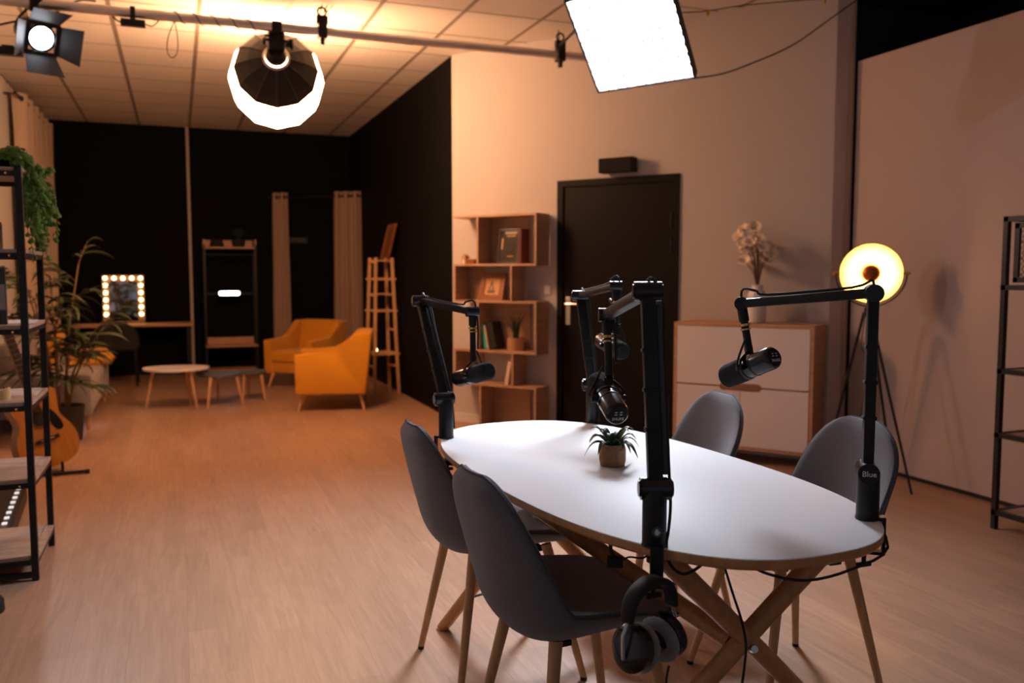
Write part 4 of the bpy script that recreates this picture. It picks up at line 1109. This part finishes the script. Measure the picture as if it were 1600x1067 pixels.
vn.build('vine', pm('ivy_vine', (.05, .05, .02), .7), iv_)

# foot controller and stand base behind / before the rack
fcn = thing('foot_controller', 'black floor pedalboard with white buttons behind the left rack', 'pedalboard', (-.895, 5.05, 0), math.radians(4))
MB().prism([(-.10, 0), (.10, 0), (.10, .075), (-.10, .135)], .95, Matrix.Translation((0, -.55, 0))).build('case', M_BLACK, fcn)
for i in range(8):
    y = -.46 + i * .105
    MB().bb((.058, y, .088), (.080, y + .026, .096), .003).build('button', pm('lit_button', (.8, .8, .8), .4, emit=(1, .95, .95), estr=.7), fcn)
    MB().cyl((-.03, y + .022, .11), (-.03, y + .022, .13), .016, seg=12).build('knob', M_BLACKM, fcn, smooth=True)
sb = thing('stand_foot', 'round black stand foot on the floor at the left edge', 'stand', (-.70, 3.66, 0), 0)
MB().lathe([(.055, 0), (.058, .006), (.056, .045), (.042, .062), (.014, .066)], 24).build('base', M_BLACK, sb, smooth=True)
MB().cyl((0, 0, .06), (-.06, 0, .55), .010, seg=12).build('tube', M_BLACK, sb, smooth=True)

# guitar on its stand
gt = thing('acoustic_guitar', 'orange acoustic guitar with black pickguard leaning on a stand', 'guitar', (-.745, 6.10, .055), math.radians(30))
gt.rotation_euler = (math.radians(-10), math.radians(-13), math.radians(33))
half = [(0, 0), (.09, .004), (.150, .035), (.180, .09), (.188, .15), (.172, .22), (.142, .275), (.128, .315), (.134, .36), (.146, .40), (.138, .445), (.105, .478), (.055, .488), (0, .49)]
R_ = [V((x, 0, z)) for x, z in half]; right = catmull(R_, 3)
# cutaway on the right shoulder
rp = [V((x, 0, z)) for x, z in ((0, 0), (.09, .004), (.150, .035), (.180, .09), (.188, .15), (.172, .22), (.142, .275), (.128, .315), (.132, .36), (.142, .405), (.150, .45), (.138, .482), (.112, .478), (.080, .445), (.050, .425), (.028, .43), (.028, .49), (0, .49))]
rightc = catmull(rp, 3)
poly = [(p.x, p.z) for p in rightc] + [(-p.x, p.z) for p in reversed(right[1:-1])]
MB().prism([(x * .985, .004 + z * .985) for x, z in poly], .10, Matrix.Translation((0, .004, 0))).build('body', M_MAHOG, gt, smooth=True, angle=50)
MB().prism(poly, .005).build('soundboard', M_SPRUCE, gt, smooth=True, angle=50)
MB().lathe([(.050, 0), (.050, .0012)], 30, Matrix.Translation((0, -.0005, .318)) @ Matrix.Rotation(PI / 2, 4, 'X')).build('soundhole', M_BLACKM, gt, smooth=True)
MB().torus((0, -.001, .318), .058, .0035, Matrix.Rotation(PI / 2, 4, 'X'), 32, 6).build('rosette', pm('rosette', (.20, .07, .03), .4, var=(60, .4)), gt, smooth=True)
pg = [V((x, 0, z)) for x, z in ((.022, .372), (.050, .374), (.085, .345), (.112, .29), (.122, .235), (.110, .212), (.080, .215), (.060, .25), (.055, .28), (.062, .318), (.050, .352))]
MB().prism([(p.x, p.z) for p in catmull(pg + [pg[0]], 3)[:-1]], .0012, Matrix.Translation((0, -.0014, 0))).build('pickguard', M_BLACKG, gt)
MB().bb((-.075, -.010, .165), (.075, 0, .190), .003).build('bridge', pm('ebony', (.02, .012, .01), .5), gt)
MB().bb((-.042, -.0125, .176), (.042, -.008, .180)).build('saddle', M_PAPER, gt)
MB().bb((-.026, -.012, .36), (.026, .006, .90), .002).build('fretboard', pm('rosewood', (.035, .018, .012), .5, var=(30, .3)), gt)
MB().bb((-.024, .006, .44), (.024, .028, .90), .008).build('neck', M_MAHOG, gt)
for i in range(14): MB().bb((-.026, -.0132, .40 + i * .034), (.026, -.0118, .4015 + i * .034)).build('fret', M_STEEL, gt)
MB().prism([(-.026, .90), (.026, .90), (.034, .93), (.036, 1.05), (-.036, 1.05), (-.034, .93)], .014, Matrix.Translation((0, -.002, 0))).build('headstock', M_MAHOG, gt)
for sg in (-1, 1):
    for i in range(3): MB().cyl((sg * .034, .005, .95 + .035 * i), (sg * .055, .005, .95 + .035 * i), .006, seg=8).build('tuning_peg', M_STEEL, gt, smooth=True)
for i in range(6): MB().cyl((-.020 + .008 * i, -.014, .178), (-.015 + .006 * i, -.0145, .92), .0005, seg=4).build('string', M_BRASS, gt)
gs = thing('guitar_stand', 'low black guitar stand with a long foot across the floor', 'stand', (-.80, 6.14, 0), 0)
MB().tube([(.23, -.10, .016), (-.25, -.13, .016)], .011, 10, 0).tube([(-.02, -.11, .02), (-.10, .22, .22), (-.14, .26, .45)], .010, 10, 3).tube([(-.05, -.11, .016), (-.11, -.50, .016)], .011, 10, 0).tube([(-.10, .22, .22), (-.12, .42, .012)], .010, 10, 0).build('frame', M_BLACK, gs, smooth=True)
for x in (-.10, .09): MB().tube([(x, -.09, .02), (x, -.085, .06), (x, -.10, .085)], .009, 8, 2).build('cradle', M_BLACKM, gs, smooth=True)
MB().cyl((.22, -.10, .016), (.245, -.098, .016), .0135, seg=12).build('foot_cap', M_BLACKM, gs, smooth=True)

# bamboo palm
bp_ = thing('bamboo_palm', 'tall dark bamboo palm with narrow leaves before the grey sofa', 'plant', (-.86, 7.30, 0), 0)
MB().lathe([(.13, 0), (.15, .01), (.17, .24), (.175, .27), (.16, .27), (.155, .24)], 28).build('pot', pm('dark_pot', (.03, .025, .022), .6, var=(10, .2)), bp_, smooth=True)
leaf_mesh = blade(.215, .0155, .06, .022, 5).build('leaf', M_BAMBOO, bp_, smooth=True, angle=80); fst = True
rnd = random.Random(5)
for i in range(8):
    a = i * 2.399; h = 0.72 + .62 * ((i * 5) % 8) / 7.0; lean_ = .07 + .17 * rnd.random()
    ca, sa = math.cos(a), math.sin(a)
    tipc = V(((.06 + lean_) * ca, (.06 + lean_) * sa, h))
    pts = [V((.06 * ca, .06 * sa, .24)), V(((.06 + lean_ * .3) * ca, (.06 + lean_ * .3) * sa, .24 + (h - .24) * .5)), tipc]
    MB().tube(pts, .011, 8, 4, r1=.005).build('cane', M_CANE, bp_, smooth=True)
    cp = catmull(pts, 8); nf = 6
    for fnd in range(nf):
        q = cp[-1 - int(fnd * 2.0)]
        b_ = a + fnd * 2.4 + rnd.random(); el = .85 - .17 * fnd
        fl_len = .14 + .12 * rnd.random()
        d = V((math.cos(b_) * math.cos(el), math.sin(b_) * math.cos(el), math.sin(el)))
        e1 = q + d * fl_len
        if bp_.location.x + e1.x < -1.30: continue
        MB().tube([q, q + d * fl_len * .5 + V((0, 0, .012)), e1], .003, 5, 2, r1=.0012).build('frond_stem', M_CANE, bp_)
        for kx in range(6):
            s_ = .35 + .65 * kx / 5; pp = q + (e1 - q) * s_
            yaw_ = b_ + (-1) ** kx * (1.15 - s_ * .85) + rnd.uniform(-.25, .25)
            if bp_.location.x + pp.x + .17 * math.cos(yaw_) < -1.40: continue
            if fst: o = leaf_mesh; fst = False
            else: o = share(leaf_mesh, 'leaf', bp_)
            o.location = pp; o.rotation_euler = (rnd.uniform(-.6, .6), rnd.uniform(-.35, .45), yaw_)
            sc = rnd.uniform(.8, 1.3); o.scale = (sc, sc, sc)

# ============================================================ LEFT SIDE: CURTAINS, SOFA
def curtain(label, x0, y0, x1, y1, z0, z1, waves, amp, mat, group, rings=True, taper=0.0):
    t = thing('curtain', label, 'curtain', ((x0 + x1) / 2, (y0 + y1) / 2, z0), 0, group)
    a, b = V((x0, y0, 0)), V((x1, y1, 0)); d = (b - a); n = V((-d.y, d.x, 0)).normalized(); N = waves * 10
    m = MB(); rows = []
    for zi in range(9):
        z = z0 + (z1 - z0) * zi / 8; k = 1 + taper * (1 - zi / 8)
        rows.append([a + d * (.5 + (i / N - .5) * k) + n * (amp * math.cos(2 * PI * waves * i / N) * (1 + .12 * math.sin(zi * 1.7 + i))) + V((0, 0, z)) for i in range(N + 1)])
    th = n * .004
    bm = m.bm; vs1 = [[bm.verts.new(p) for p in r] for r in rows]; vs2 = [[bm.verts.new(p + th) for p in r] for r in rows]
    for i in range(8):
        for j in range(N):
            bm.faces.new((vs1[i][j], vs1[i][j + 1], vs1[i + 1][j + 1], vs1[i + 1][j])); bm.faces.new((vs2[i][j + 1], vs2[i][j], vs2[i + 1][j], vs2[i + 1][j + 1]))
        for j in (0, N): bm.faces.new((vs1[i][j], vs1[i + 1][j], vs2[i + 1][j], vs2[i][j]))
    for j in range(N):
        bm.faces.new((vs1[0][j], vs1[0][j + 1], vs2[0][j + 1], vs2[0][j])); bm.faces.new((vs1[8][j], vs1[8][j + 1], vs2[8][j + 1], vs2[8][j]))
    m.build('cloth', mat, t, smooth=True, angle=80, world=True)
    if rings:
        for w in range(waves * 2):
            f_ = (w + .5) / (waves * 2)
            c = a + d * f_ + V((0, 0, z1 - .055))
            u = d.normalized()
            M = frame_matrix((0, 0, 0), n, u)
            MB().torus(c, .024, .005, M, 16, 6).build('grommet', M_BLACKM, t, smooth=True, world=True)
            MB().lathe([(.021, -.003), (.021, .003)], 14, Matrix.Translation(c) @ M).build('grommet_hole', M_BLACKM, t, world=True)
    return t, a, b, n
lc1 = curtain('beige eyelet curtain along the left wall nearest the camera', -1.36, 9.55, -1.36, 10.55, .03, 3.0, 3, .055, M_CURTAIN_W, 'curtains along the left wall')
lc2 = curtain('beige eyelet curtain along the left wall in the far corner', -1.36, 10.60, -1.36, 11.66, .03, 3.0, 3, .055, M_CURTAIN_W, 'curtains along the left wall')
rodl = thing('curtain_rod', 'dark rod carrying the beige curtains along the left wall', 'curtain rod', (-1.36, 10.5, 2.945), 0)
MB().cyl((0, -1.2, 0), (0, 1.23, 0), .012, seg=12).build('rod', M_BLACK, rodl, smooth=True)
for y in (-1.1, 0, 1.15): MB().cyl((-.11, y, 0), (0, y, 0), .008, seg=8).build('bracket', M_BLACK, rodl, smooth=True)

sf = thing('sofa', 'light grey sofa with short wooden legs along the left wall', 'sofa', (-1.04, 8.60, 0), 0)
MB().bb((-.355, -.895, .125), (.36, .895, .30), .03).build('base', M_GREYFAB, sf, smooth=True)
for s_ in (-1, 1):
    MB().bb((-.34, .92 * s_, .12), (.37, (.92 - .17) * s_, .46), .04).build('arm', M_GREYFAB, sf, smooth=True)
    MB().bb((-.20, .74 * s_, .29), (.375, .01 * s_, .415), .045).build('seat_cushion', M_GREYFAB, sf, smooth=True)
    MB().box((-.25, .37 * s_, .54), (.16, .72, .34), (0, -.12, 0), .05).build('back_cushion', M_GREYFAB, sf, smooth=True)
MB().bb((-.40, -.905, .13), (-.30, .905, .66), .04).build('backrest', M_GREYFAB, sf, smooth=True)
for x in (-.32, .33):
    for y in (-.86, .86): MB().cyl((x, y, 0), (x, y, .125), .016, .028, 14).build('leg', M_BEECH, sf, smooth=True)
def cushion(label, loc, rot, w=.40, h=.16, mat=M_MUSTARD):
    m = MB(); bmesh.ops.create_grid(m.bm, x_segments=10, y_segments=10, size=.5)
    top = [(v.co.x, v.co.y) for v in m.bm.verts]
    m.bm.clear(); N = 11
    def zt(u, v): return h * .5 * (max(0, (1 - (2 * u) ** 4)) * max(0, (1 - (2 * v) ** 4))) ** .5
    up = [[m.bm.verts.new((w * (i / 10 - .5), w * (j / 10 - .5), zt(i / 10 - .5, j / 10 - .5))) for j in range(N)] for i in range(N)]
    dn = [[(up[i][j] if i in (0, 10) or j in (0, 10) else m.bm.verts.new((w * (i / 10 - .5), w * (j / 10 - .5), -zt(i / 10 - .5, j / 10 - .5)))) for j in range(N)] for i in range(N)]
    for i in range(10):
        for j in range(10):
            m.bm.faces.new((up[i][j], up[i + 1][j], up[i + 1][j + 1], up[i][j + 1]))
            try: m.bm.faces.new((dn[i][j], dn[i][j + 1], dn[i + 1][j + 1], dn[i + 1][j]))
            except ValueError: pass
    o = m.build('cushion', mat, None, None, smooth=True, angle=80)
    o.location = loc; o.rotation_euler = rot
    return tag(o, label, 'cushion', 'mustard cushions on the grey sofa')
cushion('mustard cushion lying at the front of the grey sofa seat', (-.79, 9.05, .47), (math.radians(4), math.radians(-6), .2))
cushion('mustard cushion standing at the back of the grey sofa behind the palm', (-1.10, 8.95, .56), (math.radians(70), 0, math.radians(-90)))
fl2 = thing('floor_uplight', 'small white light glowing on the floor beneath the sofa', 'lamp', (-.83, 7.93, 0), 0)
MB().lathe([(.05, 0), (.052, .03), (.045, .035)], 20).build('case', M_OFFWHITE, fl2, smooth=True)
MB().lathe([(.044, .034), (.040, .045), (.01, .05)], 20).build('lens', pm('uplight_lens', (.9, .9, .9), .4, emit=(.9, .85, 1.0), estr=30.0), fl2, smooth=True)

# ============================================================ COFFEE TABLES
def egg(n, a, b, skew):
    return [V((a * math.cos(t) * (1 + skew * math.sin(t)), b * math.sin(t), 0)) for t in [2 * PI * i / n for i in range(n)]]
def coffee(label, loc, rz, a, b, h, mat, legs):
    t = thing('coffee_table', label, 'coffee table', loc, rz, 'egg shaped coffee tables in the lounge')
    m = MB(); e = egg(40, a, b, .16); m.quadloop([[p * .985 + V((0, 0, h - .022)) for p in e], [p + V((0, 0, h - .010)) for p in e], [p + V((0, 0, h - .003)) for p in e], [p * .993 + V((0, 0, h)) for p in e]])
    m.build('top', mat, t, smooth=True)
    for x, y in legs:
        MB().cyl((x, y, 0), (x * .72, y * .72, h - .02), .010, .017, 12).build('leg', M_BEECH, t, smooth=True)
    return t
coffee('white egg-shaped coffee table with three wooden legs in the lounge', (-.04, 8.72, 0), math.radians(-8), .295, .24, .385, M_WHITEP, ((-.26, -.10), (.20, -.15), (.10, .20)))
M_GREYTOP = pm('grey_tabletop', (.085, .09, .10), .5, var=(5, .05))
coffee('lower dark grey coffee table between the white one and the armchairs', (.355, 8.80, 0), math.radians(10), .205, .20, .305, M_GREYTOP, ((-.165, -.22), (.18, -.15), (.02, .2)))
coffee('small dark coffee table tucked beside the rear mustard armchair', (.655, 9.02, 0), math.radians(5), .16, .16, .295, M_GREYTOP, ((-.10, -.13), (.12, -.13), (0, .15)))

# ============================================================ ARMCHAIRS
def armchair(label, loc, rz):
    t = thing('armchair', label, 'armchair', loc, rz, 'mustard armchairs in the lounge')
    # local: faces +x
    def pr(name, poly, y0, y1, bev=.02):
        m = MB(); m.prism(poly, y1 - y0, Matrix.Translation((0, y0, 0)))
        bmesh.ops.bevel(m.bm, geom=list(m.bm.edges), offset=bev, segments=3, affect='EDGES', profile=.6)
        return m.build(name, M_MUSTARD, t, smooth=True, angle=50)
    pr('arm', [(.335, .155), (.345, .53), (.02, .545), (-.07, .565), (-.13, .615), (-.185, .70), (-.225, .728), (-.362, .728), (-.300, .155)], .245, .325)
    pr('arm', [(.335, .155), (.345, .53), (.02, .545), (-.07, .565), (-.13, .615), (-.185, .70), (-.225, .728), (-.362, .728), (-.300, .155)], -.325, -.245)
    pr('backrest', [(-.17, .30), (-.235, .735), (-.365, .735), (-.30, .16)], -.250, .250, .03)
    pr('base', [(.30, .165), (.305, .30), (-.26, .30), (-.26, .165)], -.25, .25, .01)
    pr('seat_cushion', [(.325, .285), (.325, .395), (.28, .42), (-.20, .405), (-.20, .285)], -.243, .243, .025)
    for x, y in ((.27, .24), (.27, -.24), (-.24, .24), (-.24, -.24)):
        MB().cyl((x * 1.18, y * 1.15, 0), (x, y, .18), .011, .020, 14).build('leg', M_BEECH, t, smooth=True)
    return t
ac = armchair('mustard armchair in front, seen from its side, facing the coffee tables', (1.375, 8.29, 0), math.radians(167))
dup(ac, (1.34, 10.0, 0), math.radians(226), 'mustard armchair behind, its seat turned towards the camera')

# ============================================================ LADDER STAND AND LEANING PICTURE
ls = thing('ladder_stand', 'light wooden open ladder stand against the dark side wall', 'shelf', (1.985, 8.98, 0), math.radians(8))
for sx in (-1, 1):
    for sy in (-1, 1):
        MB().bar((sx * .135, sy * .135, 0), (sx * .088, sy * .088, 1.43), .032, .028, (1, 0, 0), .002).build('leg', M_BEECH, ls)
for z in (.30, .43, .68, .88, 1.04, 1.21, 1.385):
    w = .135 - (.047) * z / 1.43
    for sg in (-1, 1):
        if (z in (.43, .88, 1.21)) : MB().bar((-w - .035, sg * w, z), (w + .035, sg * w, z), .016, .022).build('rung', M_BEECH, ls)
        else: MB().bar((sg * w, -w - .035, z), (sg * w, w + .035, z), .016, .022).build('rung', M_BEECH, ls)
    if z in (.43, 1.04, 1.385): MB().bb((-w, -w, z + .008), (w, w, z + .020)).build('shelf_board', M_BEECH, ls)
ws = thing('leaning_picture', 'brown framed picture leaning on the dark wall above the ladder stand', 'picture frame', (2.06, 9.36, 1.425), math.radians(-90))
framed(ws, .36, .38, .035, M_FRAMEWOOD, pm('brown_print', (.12, .05, .02), .5, var=(20, .4)), lean=Matrix.Rotation(math.radians(-14), 4, 'X'))

tl9 = thing('tea_light', 'tiny glowing tea light on the ladder stand beside the front armchair', 'candle', (1.905, 8.86, .45), 0)
MB().lathe([(.018, 0), (.019, .012), (.016, .014)], 14).build('cup', M_STEEL, tl9, smooth=True)
MB().lathe([(.002, .014), (.008, .022), (.006, .034), (.001, .046)], 10).build('flame', pm('flame', (1, .8, .5), .5, emit=(1, .62, .28), estr=12.0), tl9, smooth=True)
# ============================================================ CURTAINED CORNER BOOTH
ra, rb = V((1.13, 11.66, 2.24)), V((2.19, 10.98, 2.24))
rodb = thing('booth_rail', 'black rail across the dark corner carrying two taupe curtains', 'curtain rod', (1.66, 11.3, 2.24), 0)
MB().cyl(ra, rb, .011, seg=12).build('rod', M_BLACK, rodb, world=True, smooth=True)
d_ = (rb - ra); 
MB().cyl(ra, ra + V((0, .085, 0)), .008, seg=8).cyl(ra - V((.01, 0, 0)), ra + V((.012, 0, 0)), .018, seg=12).build('bracket', M_BLACK, rodb, world=True, smooth=True)
def on(f): return ra + d_ * f
p, q = on(.02), on(.19)
curtain('narrow taupe curtain at the left of the corner booth', p.x, p.y, q.x, q.y, .12, 2.30, 2, .035, M_CURTAIN, 'curtains of the corner booth', True, .25)
p, q = on(.69), on(.985)
curtain('wide taupe curtain at the right of the corner booth', p.x, p.y, q.x, q.y, .12, 2.30, 3, .04, M_CURTAIN, 'curtains of the corner booth', True, .12)
hk = thing('hook_rail', 'black hook rail with chrome hooks on the back wall of the corner booth', 'hook rail', (1.40, YB - .02, 1.70), 0)
MB().bb((-.22, 0, -.035), (.22, .02, .035), .003).build('board', M_BLACK, hk)
for i in range(4):
    x = -.165 + .11 * i
    MB().cyl((x, 0, .01), (x, -.035, .01), .006, seg=8).sphere((x, -.04, .012), .011, 8).tube([(x, -.005, -.01), (x, -.03, -.03), (x, -.045, -.01)], .005, 6, 3).build('hook', M_STEEL, hk, smooth=True)

# ============================================================ COAT RACK
cr_ = thing('coat_rack', 'tall black coat rack with wooden top and bench shelf on the back wall', 'coat rack', (.615, 11.45, 0), 0)
for x in (-.30, .30):
    for y in (-.14, .16): MB().bb((x - .012, y - .012, 0), (x + .012, y + .012, 1.68 if y > 0 else 1.62), .001).build('post', M_BLACK, cr_)
MB().bb((-.30, -.15, 1.575), (.30, .17, 1.592)).bb((-.30, .155, 1.592), (.30, .17, 1.685)).bb((-.312, -.15, 1.575), (-.298, .17, 1.685)).bb((.298, -.15, 1.575), (.312, .17, 1.685)).build('top_shelf', M_OAKH, cr_)
MB().bb((-.31, -.17, .355), (.31, .17, .375)).bb((-.28, .12, .375), (.28, .135, .46)).build('bench_shelf', M_OAKH, cr_)
MB().bb((-.29, -.15, .06), (.29, .16, .075)).build('shoe_shelf', M_OAKH, cr_)
MB().cyl((-.29, 0, 1.50), (.29, 0, 1.50), .010, seg=10).build('hanging_rail', M_BLACK, cr_, smooth=True)
MB().bb((-.29, .14, 1.0), (.29, .155, 1.02)).build('crossbar', M_BLACK, cr_)
lb = thing('reflection_strip', 'short glowing white strip standing in for a panel reflection at the coat rack', 'lamp', (.60, 11.40, 1.02), 0)  # added glowing strip in place of a white panel's reflection, not a lamp
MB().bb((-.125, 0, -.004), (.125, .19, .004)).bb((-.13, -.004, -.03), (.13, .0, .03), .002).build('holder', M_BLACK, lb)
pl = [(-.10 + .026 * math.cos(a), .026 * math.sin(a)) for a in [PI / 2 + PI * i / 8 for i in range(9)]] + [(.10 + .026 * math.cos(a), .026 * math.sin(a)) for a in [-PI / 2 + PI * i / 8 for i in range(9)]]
MB().prism(pl, .01, Matrix.Translation((0, -.014, 0))).build('tube', pm('reflection_glow', (.9, .9, .9), .4, emit=(.80, .88, 1.0), estr=6.0), lb)  # reflection put in as emission, no real light tube
ht = thing('hat', 'round black hat on the top shelf of the coat rack', 'hat', (.47, 11.45, 1.592), 0)
MB().lathe([(.115, 0), (.118, .006), (.085, .010), (.080, .05), (.068, .085), (.03, .10), (.002, .103)], 24).build('hat', M_BLACKM, ht, smooth=True)
dp_ = thing('dark_plant', 'dark leafy plant in a black pot on the coat rack', 'plant', (.73, 11.45, 1.592), 0)
MB().lathe([(.06, 0), (.07, .004), (.085, .10), (.078, .10)], 20).build('pot', M_BLACKM, dp_, smooth=True)
for i in range(20):
    a = i * 2.399; o = blade(.13 + .04 * random.random(), .020, .08, .10).build('leaf', M_LEAF, dp_, smooth=True, angle=80)
    o.location = (0, 0, .09 + .05 * (i / 20)); o.rotation_euler = (0, -.5 * (i / 20), a)

# ============================================================ VANITY
vd = thing('vanity_desk', 'long wooden desk board along the dark back wall', 'desk', (-.47, 11.43, 0), 0)
MB().bb((-.80, -.27, .635), (.635, .28, .66), .002).build('desktop', M_OAKH, vd)
for x in (-.76, .58):
    for y in (-.22, .22): MB().bb((x - .02, y - .02, 0), (x + .02, y + .02, .635)).build('leg', M_BLACK, vd)
vm = thing('vanity_mirror', 'square vanity mirror ringed with glowing bulbs on the desk', 'mirror', (-.615, 11.50, .66), 0)
MW, MH = .46, .585
m = MB(); m.bb((-MW / 2, 0, 0), (-MW / 2 + .07, .035, MH)).bb((MW / 2 - .07, 0, 0), (MW / 2, .035, MH)).bb((-MW / 2 + .07, 0, MH - .07), (MW / 2 - .07, .035, MH)).bb((-MW / 2 + .07, 0, 0), (MW / 2 - .07, .035, .03)).bb((-MW / 2, .02, 0), (MW / 2, .05, MH))
m.build('frame', pm('mirror_frame', (.20, .13, .08), .5, var=(20, .15)), vm)
MB().bb((-MW / 2 + .07, .012, .03), (MW / 2 - .07, .018, MH - .07)).build('glass', M_MIRROR, vm)
M_BULB = pm('vanity_bulb', (.9, .8, .6), .4, emit=C_BULB, estr=E_BULB)
pos = [(-MW / 2 + .035 + (MW - .07) * i / 4, MH - .035) for i in range(5)] + [(s_ * (MW / 2 - .035), MH - .035 - .087 * k_) for s_ in (-1, 1) for k_ in range(1, 6)]
b0 = MB().sphere((0, 0, 0), .022, 14).build('bulb', M_BULB, vm, smooth=True); b0.location = (pos[0][0], -.020, pos[0][1])
for x, z in pos[1:]: share(b0, 'bulb', vm, (x, -.020, z))
for x, z in pos: MB().cyl((x, 0, z), (x, -.008, z), .012, seg=10).build('bulb_holder', M_STEEL, vm, smooth=True)
vc = thing('vanity_chair', 'black padded chair pushed up to the vanity desk', 'chair', (-.66, 10.75, 0), math.radians(90))
MB().bb((-.22, -.23, .40), (.22, .23, .47), .03).build('seat', M_BLACKM, vc, smooth=True)
m = MB(); pts = [(.24 * math.cos(a), .50 + .23 * abs(math.sin(a)) ** .7) for a in [PI * i / 14 for i in range(15)]]
m.prism([(x, z) for x, z in pts] + [(-.2, .42), (.2, .42)], .05, Matrix.Rotation(PI / 2, 4, 'Z') @ Matrix.Translation((0, .20, 0)))
m.build('backrest', M_BLACKM, vc, smooth=True)
for x in (-.19, .19):
    for y in (-.19, .19): MB().cyl((x * 1.1, y * 1.1, 0), (x, y, .41), .012, .014, 10).build('leg', M_BLACK, vc, smooth=True)
